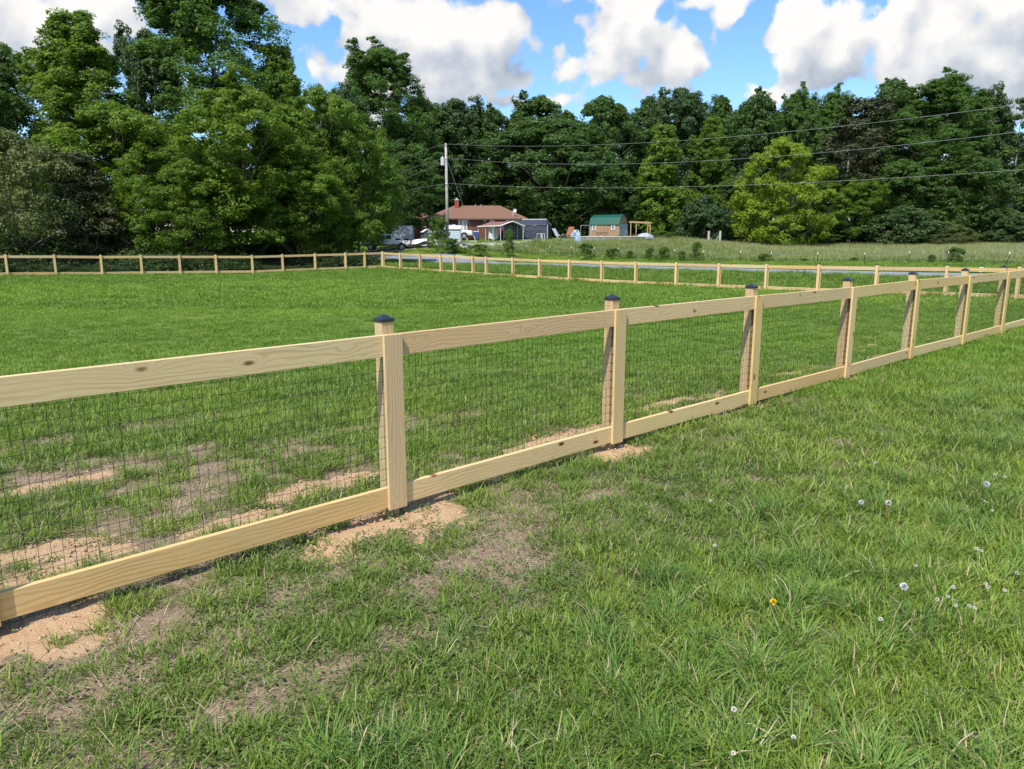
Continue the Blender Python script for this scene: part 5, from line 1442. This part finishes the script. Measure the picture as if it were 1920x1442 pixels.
xy = t.m('ADD', s_.outputs[0], s_.outputs[1]); gr = t.m('FRACT', t.m('MULTIPLY', xy, 4.5)); gv = t.mapr(t.m('ABSOLUTE', t.m('SUBTRACT', gr, .5)), .42, .5)
mpv = t.n('ShaderNodeVectorMath', operation='MULTIPLY'); t.put(mpv.inputs[0], tcn.outputs['Object']); mpv.inputs[1].default_value = (6, 6, .8)
c = t.mix(t.mapr(t.noise(mpv.outputs[0], 1.5, 4), .3, .7), (.38, .25, .16, 1), (.26, .155, .09, 1)); c = t.mix(t.m('MULTIPLY', gv, .7), c, (.08, .05, .03, 1)); t.put(b.inputs['Base Color'], c)
q.build('wall', shed_mat, sh)
GREENR = mat('green_metal_roof', (.010, .085, .062), .45, spec=.3)
q = MB(); rp = [(-SW / 2 - .14, SE - .12), (-SW * .38, SE + .80), (0, SE + 1.17), (SW * .38, SE + .80), (SW / 2 + .14, SE - .12)]
for i in range(4):
    a, c2 = rp[i], rp[i + 1]
    q.quad((-SL / 2 - .15, a[0], a[1]), (SL / 2 + .12, a[0], a[1]), (SL / 2 + .12, c2[0], c2[1]), (-SL / 2 - .15, c2[0], c2[1]))
    for k in range(16):
        xx = -SL / 2 - .1 + k * (SL + .2) / 15
        q.tube([(xx, a[0] * 1.005, a[1] + .012), (xx, c2[0] * 1.005, c2[1] + .012)], .012, 4, cap=False)
o = q.build('roof', GREENR, sh)
md = o.modifiers.new('t', 'SOLIDIFY'); md.thickness = .03
for wx in (-SL / 2 + .55, SL / 2 - .75): 
    window(sh, wx, SE - .42, .5, .72, y=-SW / 2, grid=(2, 3))
q = MB(); q.box((-.35, -SW / 2 - .025, .92), (1.6, .04, 1.8)); dr = q.build('door', shed_mat, sh)
q = MB()
for cx_ in (-.75, .05):
    q.tube([(cx_ - .36, -SW / 2 - .055, .1), (cx_ + .36, -SW / 2 - .055, .8)], .03, 4); q.tube([(cx_ + .36, -SW / 2 - .06, .1), (cx_ - .36, -SW / 2 - .06, .8)], .03, 4); q.box((cx_, -SW / 2 - .055, .84), (.74, .03, .06))
q.build('cross_brace', FASCIA, dr)
q = MB()
for cy in (-1, 1):
    q.box((SL / 2 + .01, cy * (SW / 2 - .04), .8), (.05, .1, 2.3))
    q.box((-SL / 2 + .04, -SW / 2 - .012, .8), (.09, .04, 2.3)) if cy < 0 else None
q.build('corner_board', mat('pale_trim', (.50, .40, .28), .7), sh)
GT = mat('grey_tarp', (.30, .34, .42), .5, var=.12, vscale=3)
cloth('tarp', bil((SL / 2 + .1, -SW / 2 + .2, -.05), (SL / 2 + .16, SW / 2 - .05, -.05), (SL / 2 + .04, -SW / 2 + .2, SE - .02), (SL / 2 + .04, SW / 2 - .05, SE - .02)), 26, 20, GT, sh, .10, 44)
# pergola
pg, _p = local('pergola', 1200, 447, 97, 'open wooden pergola frame attached right of the green roofed shed', 'pergola')
OW = mat('pergola_timber', (.42, .29, .15), .8, var=.2)
pw = mpx(97, 38)
q = MB(); q.box((0, 0, 2.40), (pw, .08, .16), M=Matrix.Rotation(R(3), 4, 'Y')); q.box((0, 1.8, 2.40), (pw, .08, .16), M=Matrix.Rotation(R(3), 4, 'Y')); q.build('beam', OW, pg)
q = MB()
for k in range(6): q.box((-pw / 2 + .1 + k * (pw - .2) / 5, .9, 2.52 - k * .03), (.05, 2.1, .1))
q.build('rafters', OW, pg)
for (x_, y_) in ((pw / 2 - .08, 0), (pw / 2 - .08, 1.8), (-.25, 1.8), (-pw / 2 + .1, 0)):
    q = MB(); q.box((x_, y_, 1.1), (.11, .11, 2.5)); q.build('post', OW, pg)
q = MB(); q.tube([(pw / 2 - .1, 0, 1.8), (pw / 2 - .5, 0, 2.25)], .05, 4); q.build('brace', OW, pg)
fr_, _p = local('metal_frame', 1096, 448, 95, 'thin pale frame left of the green roofed shed', 'frame')
q = MB(); q.tube([(-.55, 0, 0), (-.5, 0, 1.72), (.6, 0, 1.72), (.6, .2, 0)], .03, 6); q.build('frame', STEEL, fr_)
# swimming pool with grey wall
PY = 88.0
pl, _p = local('swimming_pool', 1145, 456, PY, 'above ground pool with grey corrugated wall below the green roofed shed', 'pool')
pr = mpx(PY, 72); pzt = .62
PWALL = bpy.data.materials.new('pool_wall'); PWALL.use_nodes = True
t = NT(PWALL.node_tree); b = PWALL.node_tree.nodes['Principled BSDF']; b.inputs['Roughness'].default_value = .5
tcn = t.n('ShaderNodeTexCoord'); mpv = t.n('ShaderNodeVectorMath', operation='MULTIPLY'); t.put(mpv.inputs[0], tcn.outputs['Object']); mpv.inputs[1].default_value = (2.5, 2.5, .15)
t.put(b.inputs['Base Color'], t.mix(t.mapr(t.noise(mpv.outputs[0], 1.4, 4, .6), .35, .65), (.15, .14, .15, 1), (.36, .37, .40, 1)))
q = MB(); n_ = 72
for k in range(n_):
    a0, a1 = 2 * math.pi * k / n_, 2 * math.pi * (k + 1) / n_
    e0 = (pr * math.cos(a0), pr * .62 * math.sin(a0)); e1 = (pr * math.cos(a1), pr * .62 * math.sin(a1))
    q.quad((*e0, -.6), (*e1, -.6), (*e1, pzt), (*e0, pzt))
o = q.build('wall', PWALL, pl); md = o.modifiers.new('t', 'SOLIDIFY'); md.thickness = .04
q = MB(); q.tube([(pr * math.cos(a) , pr * .62 * math.sin(a), pzt + .02) for a in np.linspace(0, 2 * math.pi, 73)], .06, 6, cap=False); q.build('rim', mat('pool_rim', (.55, .50, .42), .6), pl)
q = MB(); q.f.append(tuple(range(n_))); q.mi.append(0); q.v += [(pr * .99 * math.cos(2 * math.pi * k / n_), pr * .61 * math.sin(2 * math.pi * k / n_), pzt - .15) for k in range(n_)]; q.build('pool_cover', mat('dark_pool_cover', (.05, .08, .10), .3), pl)
def heap(name, px, py, Y, w_, h_, d_, m_, label, cat, seed, sag=.0):
    e, _p = local(name, px, py, Y, label, cat)
    if seed == 71: e.location.z = pl.location.z + .42
    def f(u, v):
        a = u * 2 * math.pi; r = np.clip(1 - v, 0, 1)
        rr2 = 1 + (fbm(np.cos(a) * 2 + seed, np.sin(a) * 2 + v * 3, seed, 3) - .5) * .7
        return np.stack([np.cos(a) * w_ / 2 * r ** .6 * rr2, np.sin(a) * d_ / 2 * r ** .6 * rr2, h_ * v ** .8 * (1 + (fbm(np.cos(a) * 3, np.sin(a) * 3, seed + 2, 2) - .5) * .5)], -1)
    cloth('tarp', f, 40, 16, m_, e, .12, seed)
    return e
BLT = mat('blue_tarp', (.26, .37, .50), .45, var=.2, vscale=4); SILV = mat('silver_tarp', (.30, .34, .40), .4, var=.2, vscale=4)
heap('tarp_bundle', 1083, 457, 85, mpx(85, 16), 1.55, .9, BLT, 'pale blue tarp draped over the left end of the pool wall', 'tarp', 61)
heap('tarp_bundle', 1076, 447, 91, mpx(91, 11), 1.0, .8, mat('faded_blue_tarp', (.13, .22, .33), .5), 'darker blue tarp heap behind the draped one', 'tarp', 67)
heap('tarp_bundle', 1210, 452, 87, mpx(87, 40), .62, 1.6, SILV, 'crumpled silver cover on the right end of the pool', 'tarp', 71)
heap('upturned_boat', 1057, 453.5, 87, mpx(87, 18), .42, 1.0, WHITE, 'small white upturned boat lying left of the pool', 'boat', 73)

# old gate posts with braces in the meadow
PALEW = mat('pale_weathered_post', (.42, .40, .36), .9, var=.2)
gp, _p = local('gate_posts', 1339, 453, 94, 'two weathered posts with slanting braces standing in the meadow', 'gate posts')
g1, g2 = mpx(94, -10.5), mpx(94, 10.5)
zz = at(1339, 433, 94).z - gp.location.z
for x_ in (g1, g2):
    q = MB(); q.tube([(x_, 0, -.2), (x_, 0, zz)], .14, 10); q.build('post', PALEW, gp)
q = MB(); q.tube([(g1 + .1, 0, zz * .6), (g1 + .95, .1, .1)], .08, 8); q.build('brace', OLDWOOD, gp)
q = MB(); q.tube([(g2 - .1, 0, zz * .75), (g2 - .9, .1, .1)], .08, 8); q.build('brace', OLDWOOD, gp)

# wire fence with steel posts along the road
wf = empty('wire_fence', (0, 0, 0), 0, 'low wire fence with thin dark steel posts and white tips at the meadow edge', 'fence')
DKST = mat('dark_steel_post', (.02, .03, .022), .6); TIPW = mat('white_post_tip', (.75, .76, .72), .5)
tp = [(879, 82, 457, 476), (893.7, 81, 454.7, 474), (918, 79, 456.5, 475), (987, 77, 459.5, 478), (1031, 75, 461, 480), (1072, 73, 461.5, 482), (1115, 72, 463, 483), (1160, 71, 464.4, 485), (1213, 69.5, 466, 487), (1266, 68, 467.5, 488.5), (1320, 66.5, 470, 490.6), (1390, 64.5, 470, 491.7), (1447.5, 63, 472, 493),
      (1534.7, 61, 473, 495.5), (1623, 59, 473.4, 497), (1707, 57, 471, 498), (1780, 55, 471, 499.5), (1896, 52, 472, 502), (2010, 50, 473, 506)]
wp = []
for (px, Y, yt, yb) in tp:
    x_ = hx(px, Y); z0 = gz1(x_, Y); z1 = at(px, yt, Y).z
    ln = random.uniform(-.12, .12) if px != 1896 else .28
    q = MB(); q.box((x_, Y, z0 - .2), (.06, .05, .1))
    q.tube([(x_ - ln, Y, z0 - .2), (x_, Y, z1 - .18)], .028, 5); po = q.build('post', DKST, wf)
    q = MB(); q.tube([(x_ - ln * .14, Y, z1 - .18), (x_, Y, z1)], .032, 5); q.build('post_tip', TIPW, po)
    wp.append((x_, Y, z0, z1, ln))
q = MB()
for h in (.25, .5, .75, .95):
    for a, c2 in zip(wp[:-1], wp[1:]):
        q.tube([(a[0] - a[4] * (1 - h), a[1], a[2] + (a[3] - a[2]) * h), (c2[0] - c2[4] * (1 - h), c2[1], c2[2] + (c2[3] - c2[2]) * h)], .004, 3, cap=False)
q.build('wire', GREYM, wf)
# wooden end brace of the wire fence near the pole
bf, _p = local('fence_brace', 871, 472, 80, 'grey wooden fence brace with a fallen pole right of the utility pole', 'fence post')
bw = mpx(80, 1)
bh = 27 * bw
for k in (-6, 5):
    q = MB(); q.tube([(k * bw, 0, -.2), (k * bw, 0, bh * (1.0 if k < 0 else .95))], .13, 9); q.build('post', OLDWOOD, bf)
q = MB(); q.tube([(-7 * bw, -.3, bh * .48), (5 * bw, -.8, .05)], .12, 8); q.build('leaning_pole', mat('pale_dead_wood', (.42, .38, .32), .9, var=.2), bf)
q = MB(); q.tube([(5 * bw, 0, bh * .55), (17 * bw, .3, .1)], .10, 8); q.build('brace', OLDWOOD, bf)
gy_, _p = local('guy_wire', 893, 470, 76, 'guy wire of the utility pole with a yellow sleeve at its foot', 'cable')

# ------------------------------------------------------------------ utility pole and cables
UPY = 76.0
up, _p = local('utility_pole', 839, 470, UPY, 'tall grey wooden utility pole with a small transformer left of the brick chimney', 'utility pole')
ztop = at(839, 270, UPY).z; ux0 = hx(839, UPY); uz0 = up.location.z
up.location.x = ux0
HT = ztop - uz0
q = MB(); q.tube([(0, 0, -.3), (.02, 0, HT * .5), (0, 0, HT)], [.17, .145, .115], 14); q.build('pole', mat('weathered_pole', (.34, .32, .30), .9, var=.2, vscale=3), up, smooth=True)
zt_ = at(834, 303, UPY).z - uz0
q = MB(); q.tube([(-.34, -.1, zt_ - .38), (-.34, -.1, zt_ + .38)], .2, 16); q.tube([(-.34, -.1, zt_ + .38), (-.34, -.1, zt_ + .52)], [.08, .03], 8); q.box((-.16, -.05, zt_ + .2), (.14, .06, .06)); q.box((-.16, -.05, zt_ - .2), (.14, .06, .06)); q.build('transformer', mat('transformer_grey', (.50, .53, .56), .4), up)
ins = MB()
for py in (271, 297, 345):
    z_ = at(839, py, UPY).z - uz0
    ins.tube([(.0, -.12, z_ - .05), (.0, -.26, z_ + .03)], .05, 8)
ins.build('insulator', WHITE, up)
CABLE = mat('cable', (.22, .24, .22), .5)
def cable(name, A, px_pts, end_dir, label, r=.011, sag=None):
    """A start; px_pts two photo points the cable passes; its plan direction is end_dir"""
    A = Vector(A); d_ = Vector(end_dir)
    ss, zs = [0.0], [A.z]
    for (px, py) in px_pts:
        rr2 = ray(px, py)
        # plan intersection of ray with the line A + s d
        s_ = (rr2.x * A.y - rr2.y * A.x) / (d_.x * rr2.y - d_.y * rr2.x)
        Y = A.y + d_.y * s_
        ss.append(s_); zs.append(EYE + rr2.z * Y / rr2.y)
    co = np.polyfit(ss, zs, 2)
    smax = ss[-1] * 1.35
    pts = [Vector((A.x + d_.x * s_, A.y + d_.y * s_, float(np.polyval(co, s_)))) for s_ in np.linspace(0, smax, 40)]
    q = MB(); o_ = pts[0].copy(); q.tube([p - o_ for p in pts], r, 5)
    o = q.build(name, CABLE, None, o_); tag(o, label, 'cable')
    return o
dr_ = Vector((38 - ux0, 28 - UPY)).normalized()
def ptop(py): return (ux0, UPY - .2, at(839, py, UPY).z)
cable('power_cable', ptop(270.5), [(1300, 262), (1920, 195)], dr_, 'uppermost of the three cables running right from the utility pole')
cable('power_cable', ptop(296), [(1250, 305), (1920, 246)], dr_, 'middle one of the three cables running right from the utility pole')
cable('power_cable', ptop(344), [(1200, 352), (1920, 318)], dr_, 'lowest of the three cables running right from the utility pole')
dl = Vector((-34 - ux0, 108 - UPY)).normalized()
cable('power_cable', ptop(271), [(790, 283), (735, 304)], dl, 'uppermost cable running left from the utility pole into the trees', r=.012)
cable('power_cable', ptop(297), [(800, 306), (740, 330)], dl, 'cable running left from just above the transformer', r=.016)
cable('power_cable', ptop(303), [(800, 317), (745, 343)], dl, 'cable running left from the transformer side', r=.016)
cable('power_cable', ptop(345), [(800, 350), (745, 362)], dl, 'lowest cable running left from the utility pole', r=.014)
g0 = Vector((ux0 + .1, UPY, at(842, 300, UPY).z)); g1_ = at(898, 459, UPY); g1_.z = gz1(g1_.x, g1_.y)
gy_.location = g1_
q = MB(); q.tube([g0 - g1_, Vector((0, 0, 0))], .014, 5); q.build('wire', CABLE, gy_)
dgv = (g0 - g1_); q = MB(); q.tube([dgv * .0, dgv * .17], .045, 7); q.build('sleeve', mat('yellow_sleeve', (.62, .48, .16), .5), gy_)

# ------------------------------------------------------------------ road signs
SIGNB = mat('sign_blue', (.035, .17, .60), .4); SIGNL = mat('sign_light_blue', (.12, .40, .70), .4); SIGNW = mat('sign_white', (.70, .78, .85), .4)
SY = 80.0
sg, _p = local('route_sign', 824, 470, SY, 'blue shield shaped route sign with number plate in front of the tall shrub', 'sign')
u_ = mpx(SY, 1)
def zl(py): return at(824, py, SY).z - sg.location.z
zc = zl(447.7)
q = MB(); q.tube([(0, 0, -.2), (0, 0, zl(443))], .03, 6); q.build('post', GREYM, sg)
def plate(pts, y, th, m_, nm, parent):
    q = MB(); q.ext(pts, y - th, y); return q.build(nm, m_, parent)
shield = [(-2.3, -4.6), (-3.7, .2), (-3.0, 3.2), (-1.2, 4.6), (1.2, 4.6), (3.0, 3.2), (3.7, .2), (2.3, -4.6)]
pb = plate([(x_ * u_ * 1.08, zc + z_ * u_ * 1.08) for x_, z_ in shield], -.04, .01, SIGNW, 'shield', sg)
plate([(x_ * u_ * .9, zc + z_ * u_ * .92) for x_, z_ in shield], -.053, .006, SIGNB, 'shield_face', pb)
z2 = zl(455.8)
pn = plate([(-3.9 * u_, z2 - 3.0 * u_), (3.9 * u_, z2 - 3.0 * u_), (3.9 * u_, z2 + 3.0 * u_), (-3.9 * u_, z2 + 3.0 * u_)], -.04, .01, SIGNL, 'number_plate', sg)
def text(body, size, m_, parent, loc, rot=(math.pi / 2, 0, 0), ext_=.002, name='lettering'):
    cu = bpy.data.curves.new(name, 'FONT'); cu.body = body; cu.size = size; cu.extrude = ext_; cu.align_x = 'CENTER'; cu.align_y = 'CENTER'
    tmp = bpy.data.objects.new('tmp', cu); COL.objects.link(tmp)
    dg = bpy.context.evaluated_depsgraph_get(); me = bpy.data.meshes.new_from_object(tmp.evaluated_get(dg)); bpy.data.objects.remove(tmp)
    me.materials.clear(); me.materials.append(m_); me.name = name
    return link(name, me, parent, loc, rot)
text('46', 5.6 * u_, SIGNW, pn, (0, -.056, z2), name='number', ext_=.004)
# small white road marker beyond the right fence
rm, _p = local('road_marker', 1838, 513, 36, 'small white marker panel with dark green top beyond the right fence', 'sign')
mu = mpx(36, 1); zm = at(1838, 505, 36).z - rm.location.z
q = MB(); q.tube([(0, 0, -.2), (0, 0, zm)], .025, 6); q.build('post', GREYM, rm)
q = MB(); q.box((0, -.04, zm), (8.5 * mu, .02, 9 * mu)); q.build('panel', WHITE, rm)
q = MB(); q.box((0, -.045, zm + 5.8 * mu), (8.5 * mu, .03, 2.6 * mu)); q.build('top_band', mat('green_band', (.04, .13, .09), .5), rm)
# stamp burned into the second post
INK = mat('burned_stamp', (.28, .16, .06), .8)
pq = NEAR[3]
fx_ = Vector((pq[0], pq[1], 0)) - D3 * (.0445 + .0005)
rot_z = math.atan2(NFD.y, NFD.x) - math.pi / 2
postobj = [o for o in fence.children if o.name.startswith('post') and not o.name.startswith('post_cap') and (o.matrix_local.translation.xy - Vector((pq[0], pq[1]))).length < .05][0]
for body, sz, dz in (('31', .032, .062),):
    o = text(body, sz, INK, None, (0, 0, 0), name='stamp', ext_=.0006)
    Mw = Matrix.Translation((fx_.x, fx_.y, pq[2] - dz - .008)) @ Matrix.Rotation(rot_z, 4, 'Z') @ Matrix.Rotation(math.pi / 2, 4, 'X')
    o.parent = postobj; o.matrix_parent_inverse = Matrix.Identity(4); o.matrix_local = postobj.matrix_local.inverted() @ Mw

q = MB(); xx_ = -.030
for w_ in (.009, .003, .012, .007, .010, .004, .006):
    q.box((xx_ + w_ / 2, 0, 0), (w_, .0008, .005)); xx_ += w_ + .0015
o = q.build('stamp', INK); Mw = Matrix.Translation((fx_.x, fx_.y, pq[2] - .098)) @ Matrix.Rotation(rot_z, 4, 'Z')
o.parent = postobj; o.matrix_local = postobj.matrix_local.inverted() @ Mw

# ------------------------------------------------------------------ flowers
PUFF = mat('dandelion_fluff', (.62, .62, .60), .9); PUFF.node_tree.nodes['Principled BSDF'].inputs['Alpha'].default_value = 1
CLOV = mat('clover_white', (.72, .66, .62), .8); YELF = mat('yellow_petals', (.80, .52, .01), .6); STEM = mat('green_stem', (.09, .15, .04), .6); REDST = mat('reddish_stem', (.20, .10, .05), .6)
def fluff_mesh(name, r, n_, m_, up=0.0, petal=.012, wid=.3, droop=0):
    d_ = unit(rng.normal(size=(n_, 3)) + np.array([0, 0, up])); C = d_ * r * .62
    q = []; f = []
    T = unit(np.cross(d_, rng.normal(size=(n_, 3))))
    a = d_ * r * .1; e = d_ * r
    V_ = np.stack([a - T * r * .02, e * .8 - T * petal * wid, e + T * 0, e * .8 + T * petal * wid], 1).reshape(-1, 3)
    return np_mesh(name, V_, np.arange(n_ * 4).reshape(n_, 4), [m_], smooth=False)
DM = fluff_mesh('seed_head', .018, 170, PUFF, 0, .010, .5); CM = fluff_mesh('flower_head', .0095, 110, CLOV, .4, .006, .55); YM = fluff_mesh('flower_head', .017, 90, YELF, 1.2, .010, .35)
def flower(name, hm, hn, px, py, h_, label, cat, group=None, stem=STEM, sc_=1.0):
    # the head sits on the ray through the pixel: stem foot is where that ray, lowered by the stem, meets the ground
    p = ground_at(px, py); d_ = ray(px, py)
    for _ in range(6):
        zt = float(gmesh_z(p.x, p.y)[0]) + h_
        tt_ = (zt - EYE) / d_.z; p = Vector((0, 0, EYE)) + d_ * tt_
    zb = float(gmesh_z(p.x, p.y)[0])
    e = empty(name, (p.x, p.y, zb), random.uniform(0, 6.28), label, cat, group)
    q = MB(); q.tube([(.012, .006, 0), (.006, 0, h_ * .5), (0, 0, h_)], .0016, 5); q.build('stem', stem, e)
    o = link(hn, hm, e, (0, 0, h_)); o.scale = (sc_,) * 3
    return e
for (px, py, h_, lab, s_) in [(1850, 908, .20, 'largest dandelion clock, near the right edge of the grass', 1.1), (1615, 942, .16, 'left one of the two dandelion clocks side by side', .9), (1666, 943, .20, 'right one of the two dandelion clocks, on a reddish stem', 1.0), (1695, 1100, .16, 'dandelion clock nearest to the camera, left of the clover patch', 1.1)]:
    flower('dandelion', DM, 'seed_head', px, py, h_, lab, 'dandelion', 'dandelion clocks in the foreground grass', REDST if px == 1666 else STEM, s_)
flower('yellow_flower', YM, 'flower_head', 1450, 1129, .14, 'single yellow flower in the foreground grass', 'flower')
GC = 'white clover flowers in the grass'
cl_px = [(1757, 1124, 'leftmost clover flower of the patch by the lower right'), (1777, 1119, 'upper clover flower of the patch, left half'), (1788, 1126, 'middle clover flower of the patch, upper of two'), (1791, 1135, 'middle clover flower of the patch, lower of two'), (1787, 1101, 'lone clover flower just above the patch'),
         (1817, 1136, 'pinkish clover flower, left one of the touching pair'), (1827, 1140, 'pinkish clover flower, right one of the touching pair'), (1848, 1094, 'upper of two close clover flowers right of the patch'), (1852, 1101, 'lower of two close clover flowers right of the patch'), (1884, 1107, 'white clover flower near the right edge, below the upper pair'),
         (1907, 1075, 'clover flower at the right edge of the photo'), (1717, 1061, 'clover flower left of and above the patch'), (1831, 1029, 'left of the two tiny clover flowers high above the patch'), (1840, 1033, 'right of the two tiny clover flowers high above the patch'), (1651, 1161, 'clover flower below the nearest dandelion clock'),
         (1845, 940, 'small clover flower under the largest dandelion clock'), (1860, 957, 'clover flower low right of the largest dandelion clock'), (1884, 894, 'clover flower right above the largest dandelion clock'), (1865, 890, 'small clover flower above the largest dandelion clock'), (1340, 1023, 'small white flower in the middle of the rough grass'),
         (1333, 939, 'white speck of clover above the rough grass, middle'), (1641, 868, 'clover flower in the grass below the fourth post'), (1375, 1412, 'clover flower near the bottom edge, left of centre right'), (1488, 1382, 'white flower near the bottom edge of the photo'), (1376, 1330, 'faint clover flower in the lower grass')]
for (px, py, lab) in cl_px:
    flower('clover', CM, 'flower_head', px, py, random.uniform(.07, .12), lab, 'clover flower', GC, STEM, random.uniform(.85, 1.15))
# one seeding grass stalk
e0 = ground_at(1435, 1245)
sg2 = empty('grass_stalk', e0, 0, 'bent seeding grass stalk with pale head in the lower right grass', 'grass stalk')
a0 = Vector((0, 0, 0)); tipw = at(1398, 1158, e0.y + .02) - e0
q = MB(); q.tube([a0, tipw * .5 + Vector((0, 0, .01)), tipw], [.0016, .0013, .001], 5); q.build('stem', B_DRY, sg2)
pts_ = np.array([list(tipw * u) for u in np.linspace(.45, 1, 60)]) + rng.normal(size=(60, 3)) * .004
v, f = leaf_quads(pts_, unit(rng.normal(size=(60, 3))), np.full(60, .012), .35)
link('seed_head', np_mesh('seed_head', v, f, [B_DRY], smooth=False), sg2)
